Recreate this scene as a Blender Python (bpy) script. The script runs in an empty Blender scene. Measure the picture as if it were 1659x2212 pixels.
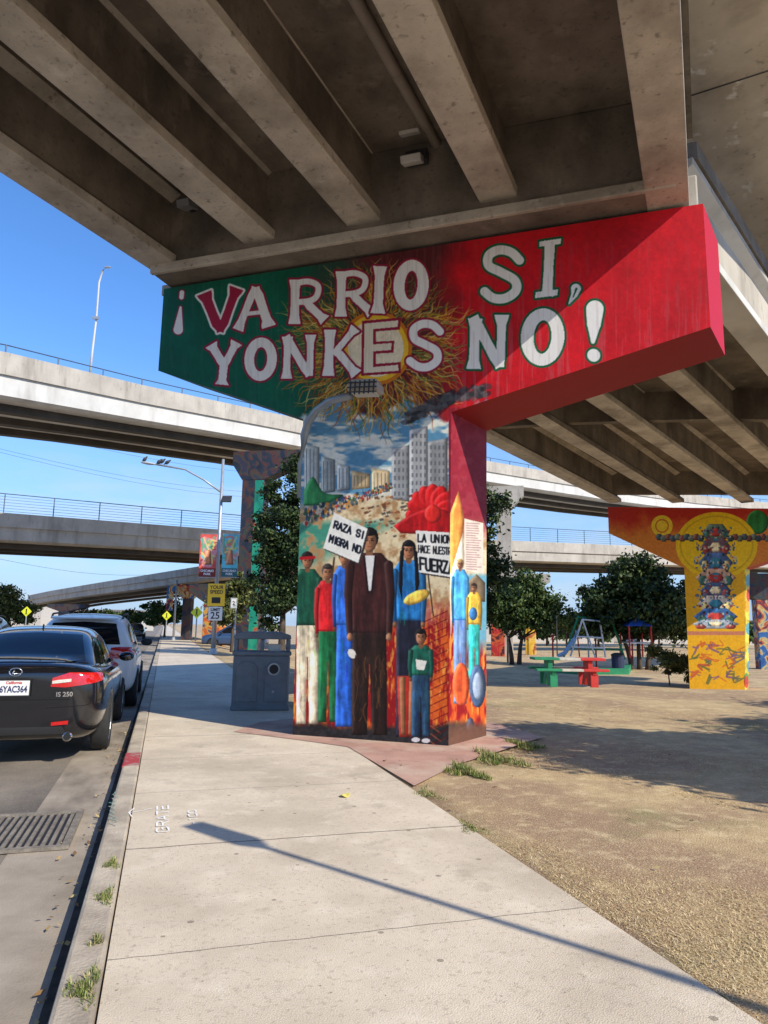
import bpy, bmesh, math, random
import numpy as np
from mathutils import Vector, Matrix
from mathutils import noise as mn
from mathutils.bvhtree import BVHTree
random.seed(7); rng=np.random.default_rng(7)
PI=math.pi; rad=math.radians
scene=bpy.context.scene; COL=scene.collection
CX,CY,F=829.5,1106.0,1534.3
CAMH=1.38; PITCH=rad(9.15); ROLL=.016
M3=Matrix.Rotation(PI/2+PITCH,3,'X')@Matrix.Rotation(ROLL,3,'Z')
CAM=Vector((0,0,CAMH))
def ray(px,py): return M3@Vector(((px-CX)/F,-(py-CY)/F,-1))
def G(px,py,z=0.0):
    r=ray(px,py); return CAM+r*((z-CAMH)/r.z)
def A(px,py,Y):
    r=ray(px,py); return CAM+r*(Y/r.y)
Mnp=np.array(M3)
def project(P):
    l=(P-np.array(CAM))@Mnp
    return CX+F*l[:,0]/(-l[:,2]), CY-F*l[:,1]/(-l[:,2])
r=ray(355,1345); S=Vector((r.x,r.y,0)).normalized(); N=Vector((S.y,-S.x,0)); ANG=math.asin(-S.x)
def ST(u,w,z=0): return N*u+S*w+Vector((0,0,z))
def UW(p): return p.x*N.x+p.y*N.y, p.x*S.x+p.y*S.y
# ------------------------------------------------------------------ objects
def obj(name,bm,m=None,parent=None,smooth=False,bevel=0,loc=None,rotz=None,label=None,seg=2):
    if isinstance(bm,bpy.types.Mesh): me=bm
    else:
        me=bpy.data.meshes.new(name); bmesh.ops.recalc_face_normals(bm,faces=bm.faces); bm.to_mesh(me); bm.free()
    if m: me.materials.append(m)
    if smooth: me.polygons.foreach_set('use_smooth',[True]*len(me.polygons))
    o=bpy.data.objects.new(name,me); COL.objects.link(o); o.parent=parent
    if loc is not None: o.location=loc
    if rotz is not None: o.rotation_euler=(0,0,rotz)
    if bevel:
        b=o.modifiers.new('b','BEVEL'); b.width=bevel; b.segments=seg; b.limit_method='ANGLE'
    if label: o['label']=label
    return o
def tag(o,label,cat,group=None):
    o['label']=label; o['category']=cat
    if group: o['group']=group
    return o
def thing(name,label,cat,loc=(0,0,0),rotz=0,group=None):
    o=bpy.data.objects.new(name,None); COL.objects.link(o); o.location=loc; o.rotation_euler=(0,0,rotz); o.empty_display_size=.1
    return tag(o,label,cat,group)
def struct(o,kind='structure'): o['kind']=kind; return o
def kids(o): return [c for c in bpy.data.objects if c.parent==o]
def dup(o,parent=None,loc=None,rotz=None,label=None,swap=None):
    c=o.copy(); COL.objects.link(c); c.parent=parent
    if loc is not None: c.location=loc
    if rotz is not None: c.rotation_euler=(0,0,rotz)
    if label: c['label']=label
    if swap and c.type=='MESH' and c.material_slots:
        for s in c.material_slots:
            if s.material in swap:
                nmm=swap[s.material]; s.link='OBJECT'; s.material=nmm
    for k in kids(o): dup(k,c,swap=swap)
    return c
def box(bm,cx,cy,cz,sx,sy,sz,rot=None):
    mt=Matrix.Translation((cx,cy,cz))
    if rot is not None: mt=mt@rot.to_4x4()
    bmesh.ops.create_cube(bm,size=1,matrix=mt@Matrix.Diagonal((sx,sy,sz,1)))
def cyl(bm,p0,p1,r0,r1=None,seg=16,cap=True):
    p0=Vector(p0);p1=Vector(p1); d=p1-p0; q=d.to_track_quat('Z','Y').to_matrix().to_4x4()
    bmesh.ops.create_cone(bm,cap_ends=cap,segments=seg,radius1=r0,radius2=r0 if r1 is None else r1,depth=d.length,matrix=Matrix.Translation((p0+p1)/2)@q)
def tube(bm,pts,rs,seg=8):
    pts=[Vector(p) for p in pts]
    if not hasattr(rs,'__len__'): rs=[rs]*len(pts)
    rings=[]
    for i,p in enumerate(pts):
        t=(pts[min(i+1,len(pts)-1)]-pts[max(i-1,0)]).normalized()
        ref=Vector((0,0,1)) if abs(t.z)<.9 else Vector((1,0,0))
        a=t.cross(ref).normalized(); b=a.cross(t)
        rings.append([bm.verts.new(p+(a*math.cos(2*PI*k/seg)+b*math.sin(2*PI*k/seg))*rs[i]) for k in range(seg)])
    for i in range(len(rings)-1):
        for k in range(seg): bm.faces.new((rings[i][k],rings[i][(k+1)%seg],rings[i+1][(k+1)%seg],rings[i+1][k]))
    bm.faces.new(rings[0]); bm.faces.new(rings[-1][::-1])
def sweep(bm,profile,path):
    path=[Vector(p) for p in path]; rings=[]
    for i,p in enumerate(path):
        t=path[min(i+1,len(path)-1)]-path[max(i-1,0)]; t.z=0; t.normalize(); rr=Vector((t.y,-t.x,0))
        rings.append([bm.verts.new(p+rr*a+Vector((0,0,b))) for a,b in profile])
    n=len(profile)
    for i in range(len(rings)-1):
        for k in range(n): bm.faces.new((rings[i][k],rings[i][(k+1)%n],rings[i+1][(k+1)%n],rings[i+1][k]))
    bm.faces.new(rings[0]); bm.faces.new(rings[-1][::-1])
def lathe(bm,prof,seg=24,axis='Z',c=(0,0,0)):
    rings=[]
    for r_,h in prof:
        ring=[]
        for k in range(seg):
            a=2*PI*k/seg; v=Vector((r_*math.cos(a),r_*math.sin(a),h))
            if axis=='X': v=Vector((h,v.x,v.y))
            if axis=='Y': v=Vector((v.x,h,v.y))
            ring.append(bm.verts.new(v+Vector(c)))
        rings.append(ring)
    for i in range(len(rings)-1):
        for k in range(seg): bm.faces.new((rings[i][k],rings[i][(k+1)%seg],rings[i+1][(k+1)%seg],rings[i+1][k]))
    bm.faces.new(rings[0]); bm.faces.new(rings[-1][::-1])
def prism(bm,pts,h):
    a=[bm.verts.new(p) for p in pts]; b=[bm.verts.new(Vector(p)+Vector(h)) for p in pts]
    bm.faces.new(a[::-1]); bm.faces.new(b)
    for i in range(len(a)): j=(i+1)%len(a); bm.faces.new((a[i],a[j],b[j],b[i]))
def ngon(bm,pts): bm.faces.new([bm.verts.new(p) for p in pts])
def BM(): return bmesh.new()
def npmesh(name,V,Q,colr=None,nv=4):
    me=bpy.data.meshes.new(name); V=np.asarray(V,np.float32); Q=np.asarray(Q,np.int32)
    me.vertices.add(len(V)); me.vertices.foreach_set('co',V.ravel())
    me.loops.add(Q.size); me.loops.foreach_set('vertex_index',Q.ravel())
    me.polygons.add(len(Q)); me.polygons.foreach_set('loop_start',np.arange(0,Q.size,nv,dtype=np.int32)); me.polygons.foreach_set('loop_total',np.full(len(Q),nv,np.int32))
    me.update(calc_edges=True)
    if colr is not None:
        at=me.color_attributes.new('paint','FLOAT_COLOR','POINT')
        c=np.ones((len(V),4),np.float32); c[:,:3]=colr; at.data.foreach_set('color',c.ravel())
    me.validate(); return me
# ------------------------------------------------------------------ materials
def lin(c): return tuple(((x/255)/12.92 if x/255<=.04045 else ((x/255+.055)/1.055)**2.4) for x in c)
def nodes(name):
    m=bpy.data.materials.new(name); m.use_nodes=True; nt=m.node_tree
    return m,nt,nt.nodes['Principled BSDF']
def mat(name,c1,c2=None,scale=4,rough=.7,metal=0,bump=0,bscale=40,stains=(),coat=0,spec=.5,stretch=(1,1,1),lo=.35,hi=.65,detail=6,attr=None):
    m,nt,b=nodes(name); L=nt.links
    b.inputs['Roughness'].default_value=rough; b.inputs['Metallic'].default_value=metal
    b.inputs['Coat Weight'].default_value=coat; b.inputs['Coat Roughness'].default_value=.04
    b.inputs['Specular IOR Level'].default_value=spec
    tc=nt.nodes.new('ShaderNodeTexCoord'); mp=nt.nodes.new('ShaderNodeMapping'); mp.inputs['Scale'].default_value=stretch
    L.new(tc.outputs['Object'],mp.inputs['Vector'])
    c2=c2 or tuple(x*.88 for x in c1)
    if attr:
        n=nt.nodes.new('ShaderNodeAttribute'); n.attribute_name=attr; out=n.outputs['Color']
    else:
        n=nt.nodes.new('ShaderNodeTexNoise'); n.inputs['Scale'].default_value=scale; n.inputs['Detail'].default_value=detail; n.inputs['Roughness'].default_value=.62
        L.new(mp.outputs['Vector'],n.inputs['Vector'])
        cr=nt.nodes.new('ShaderNodeValToRGB'); cr.color_ramp.elements[0].position=lo; cr.color_ramp.elements[1].position=hi
        cr.color_ramp.elements[0].color=(*c2,1); cr.color_ramp.elements[1].color=(*c1,1)
        L.new(n.outputs['Fac'],cr.inputs['Fac']); out=cr.outputs['Color']
    for (sc,ss,slo,shi,st,amt) in stains:
        n2=nt.nodes.new('ShaderNodeTexNoise'); n2.inputs['Scale'].default_value=ss; n2.inputs['Detail'].default_value=5; n2.inputs['Roughness'].default_value=.6
        mp2=nt.nodes.new('ShaderNodeMapping'); mp2.inputs['Scale'].default_value=st; mp2.inputs['Location'].default_value=(ss,3.3,1.7)
        L.new(tc.outputs['Object'],mp2.inputs['Vector']); L.new(mp2.outputs['Vector'],n2.inputs['Vector'])
        mr=nt.nodes.new('ShaderNodeMapRange'); mr.inputs['From Min'].default_value=slo; mr.inputs['From Max'].default_value=shi; mr.inputs['To Max'].default_value=amt
        L.new(n2.outputs['Fac'],mr.inputs['Value'])
        mx=nt.nodes.new('ShaderNodeMixRGB'); mx.inputs['Color2'].default_value=(*sc,1); L.new(mr.outputs['Result'],mx.inputs['Fac']); L.new(out,mx.inputs['Color1']); out=mx.outputs['Color']
    L.new(out,b.inputs['Base Color'])
    if bump:
        n3=nt.nodes.new('ShaderNodeTexNoise'); n3.inputs['Scale'].default_value=bscale; n3.inputs['Detail'].default_value=5
        L.new(tc.outputs['Object'],n3.inputs['Vector']); bp=nt.nodes.new('ShaderNodeBump'); bp.inputs['Strength'].default_value=bump; bp.inputs['Distance'].default_value=.02
        L.new(n3.outputs['Fac'],bp.inputs['Height']); L.new(bp.outputs['Normal'],b.inputs['Normal'])
    return m
def leafmat(name,ca,cb,cc):
    m,nt,b=nodes(name); L=nt.links
    g=nt.nodes.new('ShaderNodeNewGeometry'); cr=nt.nodes.new('ShaderNodeValToRGB'); e=cr.color_ramp.elements
    e[0].color=(*ca,1); e[1].color=(*cc,1); x=cr.color_ramp.elements.new(.5); x.color=(*cb,1)
    L.new(g.outputs['Random Per Island'],cr.inputs['Fac']); L.new(cr.outputs['Color'],b.inputs['Base Color'])
    b.inputs['Roughness'].default_value=.6; b.inputs['Specular IOR Level'].default_value=.3
    return m
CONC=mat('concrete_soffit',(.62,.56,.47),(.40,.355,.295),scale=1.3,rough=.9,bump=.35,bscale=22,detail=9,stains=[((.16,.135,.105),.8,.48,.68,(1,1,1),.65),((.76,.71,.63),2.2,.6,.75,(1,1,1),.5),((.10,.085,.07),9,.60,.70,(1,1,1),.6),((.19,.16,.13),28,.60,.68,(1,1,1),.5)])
CONC2=mat('concrete_shaded',(.27,.23,.185),(.145,.12,.095),scale=1.1,rough=.92,bump=.35,bscale=18,detail=9,stains=[((.05,.042,.034),.9,.46,.70,(1,1,.4),.7),((.38,.33,.27),2.6,.6,.74,(1,1,.5),.5),((.06,.05,.04),14,.58,.7,(1,1,1),.5)])  # darker copy of the girder concrete, shade under the deck put into its colour
CONCS=mat('concrete_stained_slab',(.76,.69,.57),(.58,.51,.41),scale=.8,rough=.9,bump=.25,bscale=18,detail=9,stains=[((.30,.26,.20),1.1,.5,.68,(1,1,1),.55),((.94,.92,.86),1.6,.61,.66,(1,1,1),.8),((.17,.14,.11),6,.60,.70,(1,1,1),.5)])
CONCL=mat('concrete_light',(.54,.49,.41),(.40,.36,.30),scale=.7,rough=.85,bump=.2,bscale=15,detail=9,stains=[((.21,.18,.14),1.6,.50,.72,(1,1,.15),.6),((.16,.135,.105),7,.6,.72,(1,1,.3),.5)])
CONCW=mat('concrete_pale',(.70,.68,.63),(.56,.54,.49),scale=.5,rough=.8,detail=9,stains=[((.3,.27,.23),1.2,.52,.76,(1,1,.2),.5)])
DARKU=mat('underside_shade',(.08,.068,.055),(.05,.042,.034),scale=1,rough=.95)  # near-black concrete, the shade below the viaducts is in the colour
METAL=mat('galvanised_metal',(.46,.48,.50),(.38,.40,.42),scale=6,rough=.45,metal=.5)
METALD=mat('dark_metal',(.06,.06,.065),(.04,.04,.045),scale=6,rough=.5,metal=.3)
FENCE=mat('fence_blue',(.10,.16,.24),(.08,.12,.2),scale=3,rough=.6)
WHITE=mat('white_paint',(.82,.82,.80),(.74,.74,.72),scale=8,rough=.5)
BLACK=mat('black_paint',(.015,.015,.015),(.012,.012,.012),rough=.5)
YEL=mat('yellow_sign',(1.0,.62,.02),(.95,.58,.02),rough=.4)
YG=mat('yellow_green_sign',(.85,.88,.03),(.8,.82,.03),rough=.4)
RED=mat('red_paint',(.62,.035,.03),(.50,.03,.02),scale=6,rough=.55)
GRN=mat('green_paint',(.02,.28,.12),(.015,.2,.09),scale=6,rough=.55)
PAINT=mat('mural_paint',(1,1,1),attr='paint',rough=.6,spec=.25,bump=.08,bscale=25)
BARK=mat('bark',(.12,.085,.06),(.05,.035,.025),scale=9,rough=.95,bump=.6,bscale=20,stretch=(1,1,.3))
LEAFD=leafmat('leaves_dark',(.008,.018,.005),(.03,.056,.014),(.085,.12,.03))
LEAFM=leafmat('leaves_mid',(.016,.036,.008),(.05,.09,.02),(.13,.17,.04))
LEAFY=leafmat('leaves_olive',(.03,.045,.012),(.09,.115,.03),(.21,.2,.055))
# ------------------------------------------------------------------ painting
def vn(h,w,sx,sy,seed):
    g=np.random.default_rng(seed).random((int(h/sy)+3,int(w/sx)+3))
    y=np.arange(h)/sy; x=np.arange(w)/sx; yi=y.astype(int); xi=x.astype(int); fy=y-yi; fx=x-xi
    fy=fy*fy*(3-2*fy); fx=fx*fx*(3-2*fx)
    a=g[yi][:,xi]; b=g[yi][:,xi+1]; c=g[yi+1][:,xi]; d=g[yi+1][:,xi+1]
    return (a*(1-fx)+b*fx)*(1-fy)[:,None]+(c*(1-fx)+d*fx)*fy[:,None]
def fn(h,w,sx,sy,seed): return vn(h,w,sx,sy,seed)*.5+vn(h,w,sx/2.1,sy/2.1,seed+1)*.3+vn(h,w,sx/4.3,sy/4.3,seed+2)*.2
def blur(m,r):
    p=np.pad(m,r); c=np.cumsum(np.cumsum(np.pad(p,((1,0),(1,0))),0),1); k=2*r+1
    return (c[k:,k:]-c[:-k,k:]-c[k:,:-k]+c[:-k,:-k])/(k*k)
FONT={'A':[[(0,0),(2,6),(4,0)],[(.8,2),(3.2,2)]],'C':[[(4,5),(3,6),(1,6),(0,5),(0,1),(1,0),(3,0),(4,1)]],'E':[[(4,6),(0,6),(0,0),(4,0)],[(0,3),(3,3)]],
'F':[[(4,6),(0,6),(0,0)],[(0,3),(3,3)]],'G':[[(4,5),(3,6),(1,6),(0,5),(0,1),(1,0),(3,0),(4,1),(4,3),(2.5,3)]],'H':[[(0,0),(0,6)],[(4,0),(4,6)],[(0,3),(4,3)]],
'I':[[(2,0),(2,6)]],'L':[[(0,6),(0,0),(4,0)]],'M':[[(0,0),(0,6),(2,2.5),(4,6),(4,0)]],'N':[[(0,0),(0,6),(4,0),(4,6)]],'O':[[(1,0),(0,1),(0,5),(1,6),(3,6),(4,5),(4,1),(3,0),(1,0)]],
'R':[[(0,0),(0,6),(3,6),(4,5),(4,4),(3,3),(0,3)],[(2,3),(4,0)]],'S':[[(4,5),(3,6),(1,6),(0,5),(0,4),(1,3),(3,3),(4,2),(4,1),(3,0),(1,0),(0,1)]],'T':[[(2,0),(2,6)],[(0,6),(4,6)]],
'U':[[(0,6),(0,1),(1,0),(3,0),(4,1),(4,6)]],'Z':[[(0,6),(4,6),(0,0),(4,0)]],'-':[[(0,3),(3,3)]],'1':[[(1,5),(2,6),(2,0)]],'0':[[(1,0),(0,1),(0,5),(1,6),(3,6),(4,5),(4,1),(3,0),(1,0)]],' ':[]}
class Canvas:
    def __init__(s,x0,y0,x1,y1,k=1.0):
        s.x0,s.y0,s.k=x0,y0,k; s.w=int((x1-x0)*k); s.h=int((y1-y0)*k); s.a=np.zeros((s.h,s.w,3)); s.fold=fn(s.h,s.w,8*k,60*k,5); s.grain=fn(s.h,s.w,12*k,12*k,9)
    def bb(s,xs,ys,m=2):
        X0=max(0,int((min(xs)-s.x0)*s.k)-m); X1=min(s.w,int((max(xs)-s.x0)*s.k)+m+1); Y0=max(0,int((min(ys)-s.y0)*s.k)-m); Y1=min(s.h,int((max(ys)-s.y0)*s.k)+m+1)
        if X1<=X0 or Y1<=Y0: return None
        xx=(np.arange(X0,X1)+.5)/s.k+s.x0; yy=(np.arange(Y0,Y1)+.5)/s.k+s.y0
        return X0,X1,Y0,Y1,xx[None,:],yy[:,None]
    def put(s,b,mask,col,al,fold):
        X0,X1,Y0,Y1,_,_=b; t=s.a[Y0:Y1,X0:X1]; mk=(mask*al)[...,None]
        c=np.array(col,float)[None,None,:]*np.ones((Y1-Y0,X1-X0,1))
        if fold:
            c=c*(1+fold*2.6*((s.fold[Y0:Y1,X0:X1]*.65+s.grain[Y0:Y1,X0:X1]*.35)-.5))[...,None]
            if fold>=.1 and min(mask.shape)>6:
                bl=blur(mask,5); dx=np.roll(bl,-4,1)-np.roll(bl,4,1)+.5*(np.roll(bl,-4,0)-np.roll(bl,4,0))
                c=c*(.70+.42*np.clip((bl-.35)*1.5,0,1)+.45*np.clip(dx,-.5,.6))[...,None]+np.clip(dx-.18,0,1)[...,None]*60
        t[:]=t*(1-mk)+c*mk
    def poly(s,pts,col,al=1,fold=0):
        b=s.bb([p[0] for p in pts],[p[1] for p in pts])
        if not b: return
        xx,yy=b[4],b[5]; ins=np.zeros((b[3]-b[2],b[1]-b[0]),bool); n=len(pts)
        for i in range(n):
            x1,y1=pts[i]; x2,y2=pts[(i+1)%n]
            if y1==y2: continue
            ins^=((y1>yy)!=(y2>yy))&(xx<(x2-x1)*(yy-y1)/(y2-y1)+x1)
        s.put(b,ins.astype(float),col,al,fold)
    def ell(s,cx,cy,rx,ry,col,al=1,rot=0,fold=0,inner=None):
        R=max(rx,ry); b=s.bb([cx-R,cx+R],[cy-R,cy+R])
        if not b: return
        dx=b[4]-cx; dy=b[5]-cy; c,q=math.cos(rot),math.sin(rot); u=(dx*c+dy*q)/rx; v=(-dx*q+dy*c)/ry; m=(u*u+v*v<=1)
        if inner: u2=(dx*c+dy*q)/inner[0]; v2=(-dx*q+dy*c)/inner[1]; m&=(u2*u2+v2*v2>1)
        s.put(b,m.astype(float),col,al,fold)
    def st(s,pts,w,col,al=1,fold=0):
        if not hasattr(w,'__len__'): w=[w]*len(pts)
        mw=max(w)/2; b=s.bb([p[0]-mw for p in pts]+[p[0]+mw for p in pts],[p[1]-mw for p in pts]+[p[1]+mw for p in pts])
        if not b: return
        xx,yy=b[4],b[5]; m=np.zeros((b[3]-b[2],b[1]-b[0]))
        for i in range(len(pts)-1):
            x1,y1=pts[i]; x2,y2=pts[i+1]; dx,dy=x2-x1,y2-y1; L=dx*dx+dy*dy+1e-9
            t=np.clip(((xx-x1)*dx+(yy-y1)*dy)/L,0,1); d=np.hypot(xx-x1-t*dx,yy-y1-t*dy); m=np.maximum(m,np.clip((w[i]+(w[i+1]-w[i])*t)/2-d+.5,0,1))
        s.put(b,m,col,al,fold)
    def text(s,txt,o,ux,uy,w,col,gap=5.6):
        x=0
        for ch in txt:
            for pl in FONT.get(ch,[]):
                s.st([(o[0]+ux[0]*(x+a)+uy[0]*b,o[1]+ux[1]*(x+a)+uy[1]*b) for a,b in pl],w,col)
            x+=gap if ch not in 'I' else gap-1.2
    def sample(s,px,py):
        x=np.clip((px-s.x0)*s.k-.5,0,s.w-1.001); y=np.clip((py-s.y0)*s.k-.5,0,s.h-1.001); xi=x.astype(int); yi=y.astype(int); fx=(x-xi)[:,None]; fy=(y-yi)[:,None]; a=s.a
        c=(a[yi,xi]*(1-fx)+a[yi,xi+1]*fx)*(1-fy)+(a[yi+1,xi]*(1-fx)+a[yi+1,xi+1]*fx)*fy
        c=np.clip(c,0,255)/255; return np.where(c<=.04045,c/12.92,((c+.055)/1.055)**2.4)
def cat(pts,n=6):
    out=[]; P=[pts[0]]+list(pts)+[pts[-1]]
    for i in range(1,len(P)-2):
        for k in range(n):
            t=k/n; out.append(tuple(.5*((2*P[i][j])+(-P[i-1][j]+P[i+1][j])*t+(2*P[i-1][j]-5*P[i][j]+4*P[i+1][j]-P[i+2][j])*t*t+(-P[i-1][j]+3*P[i][j]-3*P[i+1][j]+P[i+2][j])*t**3) for j in (0,1)))
    out.append(pts[-1]); return out
# ---- canvas of the big pier: lettering plus a generic painted scene
cv=Canvas(330,420,1600,1640,1.0)
X=(np.arange(cv.w)+.5+cv.x0)[None,:]; Yg=(np.arange(cv.h)+.5+cv.y0)[:,None]
n1=fn(cv.h,cv.w,60,60,21); n2=fn(cv.h,cv.w,18,18,31); n3=fn(cv.h,cv.w,5,110,41); n4=fn(cv.h,cv.w,7,7,61)
green=np.array([10,96,72.]); redc=np.array([206,24,36.]); mar=np.array([96,36,40.])
wgt=np.clip((X-640)/180+(n1-.5)*.6,0,1)[...,None]; w2=np.clip((X-930)/70+(n1-.5)*.8,0,1)[...,None]
cv.a[:]=green*(1-wgt)+mar*wgt; cv.a[:]=cv.a*(1-w2)+redc*w2
cv.a*=(0.88+.24*n1)[...,None]
def over(m,c): 
    m=np.clip(m,0,1)[...,None]; cv.a[:]=cv.a*(1-m)+c*m
on=1.0*(X>600)*(X<1070)
ck=np.clip((fn(cv.h,cv.w,50,16,91)-.42)*6,0,1)[...,None]
edge=872+22*np.sin((X-600)/26.)+26*(n2-.5)+np.abs(X-812)*.05
over(on*np.clip((Yg-edge)/10,0,1),np.array([92,146,180.])*(1-ck)+np.array([226,228,218.])*ck)
k_=np.clip((n2-.35)*4,0.0,1)[...,None]
over(on*np.clip((Yg-1075-20*(n1-.5)+.12*(X-700))/25,0,1),np.array([224,206,168.])*k_+np.array([178,140,98.])*(1-k_))
fl_=np.clip((fn(cv.h,cv.w,10,46,93)-.46)*6,0,1)[...,None]; f2=np.array([216,96,34.])*fl_+np.array([150,22,26.])*(1-fl_); hi=np.clip((fn(cv.h,cv.w,6,30,95)-.62)*8,0,.7)[...,None]; f2=f2*(1-hi)+np.array([240,176,70.])*hi
over(on*np.clip((Yg-1290-80*(n1-.5))/60,0,1),f2)
over(on*np.clip((1250-Yg-.5*(X-640))/30,0,1)*np.clip((Yg-1120)/15,0,1)*np.clip((n2-.35)*6,0,1),np.array([70,146,124.]))
over(on*np.clip((Yg-1560-20*(n1-.5))/14,0,1),np.array([44,42,44.])*(.6+.8*n4[...,None]))
rr=random.Random(3)
for k in range(620):   # golden wavy halo
    th=rr.uniform(0,2*PI); r0=66+rr.uniform(0,60); r1=r0+rr.uniform(40,100); ph=rr.uniform(0,6.28); am=rr.uniform(3,11); pts=[]
    for j in range(9):
        q=r0+(r1-r0)*j/8; a=th+am/q*math.sin(ph+j*1.05)*(j/8+.3); pts.append((812+q*math.cos(a)*1.08,750+q*math.sin(a)*.98))
    if pts[-1][1]<548-.156*(pts[-1][0]-812)+6: continue
    cv.st(pts,[rr.uniform(2,4)]+[2]*6+[1.2,.8],rr.choice([(214,160,40),(190,116,30),(226,196,110),(160,74,26),(104,134,60),(196,140,60),(60,90,56)]),.85)
cv.ell(812,752,78,80,(206,118,30)); cv.ell(812,752,70,72,(238,190,50)); cv.ell(812,752,60,62,(240,226,196),fold=.03)
for k in range(190):
    t=rr.random(); x=880+t*170+rr.uniform(-12,12); y=915-58*math.sin(t*1.5)-rr.uniform(0,24); c=rr.randint(30,110); cv.ell(x,y,rr.uniform(4,12),rr.uniform(3,7),(c,c,c+4),.6,rot=rr.uniform(-.6,.2))
for x0,x1,y0,y1,c in ((846,884,965,1078,140),(884,924,925,1090,154),(924,967,950,1100,128)):
    cv.poly([(x0,y0+4),(x1,y0-4),(x1,y1+6),(x0,y1)],(c,c+2,c+4),fold=.12)
    for xx in range(x0+5,x1-4,9):
        for yy in range(y0+12,y1-8,17): cv.poly([(xx,yy),(xx+4,yy),(xx+4,yy+9),(xx,yy+9)],(86,90,98),.7)
for x0,x1,y0,y1,c in ((657,690,958,1076,168),(694,724,985,1066,150),(728,756,1000,1062,176),(760,800,1016,1058,160),(803,842,1010,1066,184)):
    cv.poly([(x0,y0),(x1,y0+8),(x1,y1-4),(x0,y1)],(c,c+8,c+8) if x0<760 else (c+24,c,c-40),fold=.15)
    for xx in range(x0+5,x1-4,8): cv.st([(xx,y0+12),(xx,y1-8)],2,(96,106,114),.8)
cv.poly(cat([(656,1060),(676,1030),(700,1064),(742,1070),(700,1090),(656,1092)]),(52,124,74),fold=.3)
for k in range(340):
    t=rr.random(); x=658+t*190; y=1112-t*66+rr.uniform(-10,24)*(1-t*.6); cv.ell(x,y,rr.uniform(1.5,4)*(1.1-.6*t),rr.uniform(2,7)*(1.1-.6*t),rr.choice([(44,52,70),(60,100,70),(176,52,40),(206,196,180),(216,140,50),(60,84,130),(90,110,120)]),.9)
for k in range(130):
    x=rr.uniform(780,960); y=rr.uniform(1070,1160); q=rr.uniform(.5,1); cv.poly([(x,y),(x+9*q,y-3*q),(x+12*q,y+2*q),(x+3*q,y+5*q)],rr.choice([(150,96,62),(120,72,50),(196,150,106),(100,90,84)]))
for k in range(9):
    a=-PI+k*PI/8; cv.ell(935+32*math.cos(a),1112+36*math.sin(a)*1.1,17,27,(180,24,26),rot=a+PI/2,fold=.35)
cv.poly([(850,1136),(886,1112),(935,1092),(985,1112),(998,1156),(866,1152)],(170,22,26),fold=.4); cv.ell(935,1110,18,20,(206,40,34),fold=.3)
sk=(150,100,70)
def head(cx,cy,rx,ry,skin,hair=None):
    if hair: cv.ell(cx,cy-ry*.25,rx*1.12,ry*1.0,hair,fold=.12)
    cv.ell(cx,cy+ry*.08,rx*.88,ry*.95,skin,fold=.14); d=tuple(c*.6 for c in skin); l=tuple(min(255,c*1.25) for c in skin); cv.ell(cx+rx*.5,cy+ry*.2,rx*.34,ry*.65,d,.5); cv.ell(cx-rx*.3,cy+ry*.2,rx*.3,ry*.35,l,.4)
    for q in (-.36,.36): cv.ell(cx+rx*q,cy-ry*.02,rx*.22,ry*.09,(40,26,20),.85); cv.st([(cx+rx*(q-.2),cy-ry*.2),(cx+rx*(q+.2),cy-ry*.22)],1.6,(40,26,20),.8)
    cv.st([(cx,cy),(cx+rx*.08,cy+ry*.3)],2,d,.8); cv.st([(cx-rx*.22,cy+ry*.56),(cx+rx*.24,cy+ry*.56)],2,(120,50,44),.9)
    if hair: cv.ell(cx,cy-ry*.78,rx*.95,ry*.36,hair,fold=.1)
def fig(cx,top,bot,w,shirt,pants,hair,skin=sk,waist=.42,split=True,hs=.21):
    h=bot-top; hr=w*hs; sh=top+hr*2.75; wy=top+h*waist
    if split:
        cv.poly([(cx-w*.40,wy-6),(cx+w*.40,wy-6),(cx+w*.42,bot),(cx+w*.06,bot),(cx,wy+h*.12),(cx-w*.06,bot),(cx-w*.42,bot)],pants,fold=.5)
    else: cv.poly([(cx-w*.36,wy-6),(cx+w*.36,wy-6),(cx+w*.44,bot),(cx-w*.44,bot)],pants,fold=.5)
    cv.poly([(cx-w*.5,sh+h*.05),(cx-w*.28,sh),(cx+w*.28,sh),(cx+w*.5,sh+h*.05),(cx+w*.42,wy),(cx-w*.42,wy)],shirt,fold=.45)
    dk=tuple(c*.8 for c in shirt)
    for q in (-1,1):
        cv.st([(cx+q*w*.45,sh+h*.06),(cx+q*w*.5,sh+h*.2),(cx+q*w*.46,wy+4)],[w*.22,w*.19,w*.14],dk,fold=.3); cv.ell(cx+q*w*.46,wy+9,w*.07,w*.1,skin,fold=.1)
    for k in range(12):
        x=cx+rr.uniform(-.34,.34)*w; y=rr.uniform(sh+10,bot-40); c0=shirt if y<wy else pants; cv.st(cat([(x,y),(x+rr.uniform(-4,4),y+14),(x+rr.uniform(-3,3),y+rr.uniform(22,36))]),rr.uniform(1.2,2.6),tuple(c*rr.choice([.6,1.3]) for c in c0),.5)
    cv.st([(cx,sh-hr*.9),(cx,sh+2)],hr*.9,tuple(c*.85 for c in skin)); head(cx,top+hr*1.25,hr,hr*1.35,skin,hair)
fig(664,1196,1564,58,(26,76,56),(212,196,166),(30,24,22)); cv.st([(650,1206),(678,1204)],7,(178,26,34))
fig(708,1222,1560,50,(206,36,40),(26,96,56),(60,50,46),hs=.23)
fig(744,1190,1570,46,(50,104,200),(40,90,180),(60,60,62),split=False,hs=.25); cv.ell(742,1192,20,5,(28,28,34)); cv.ell(743,1186,12,8,(34,34,40))
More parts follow.
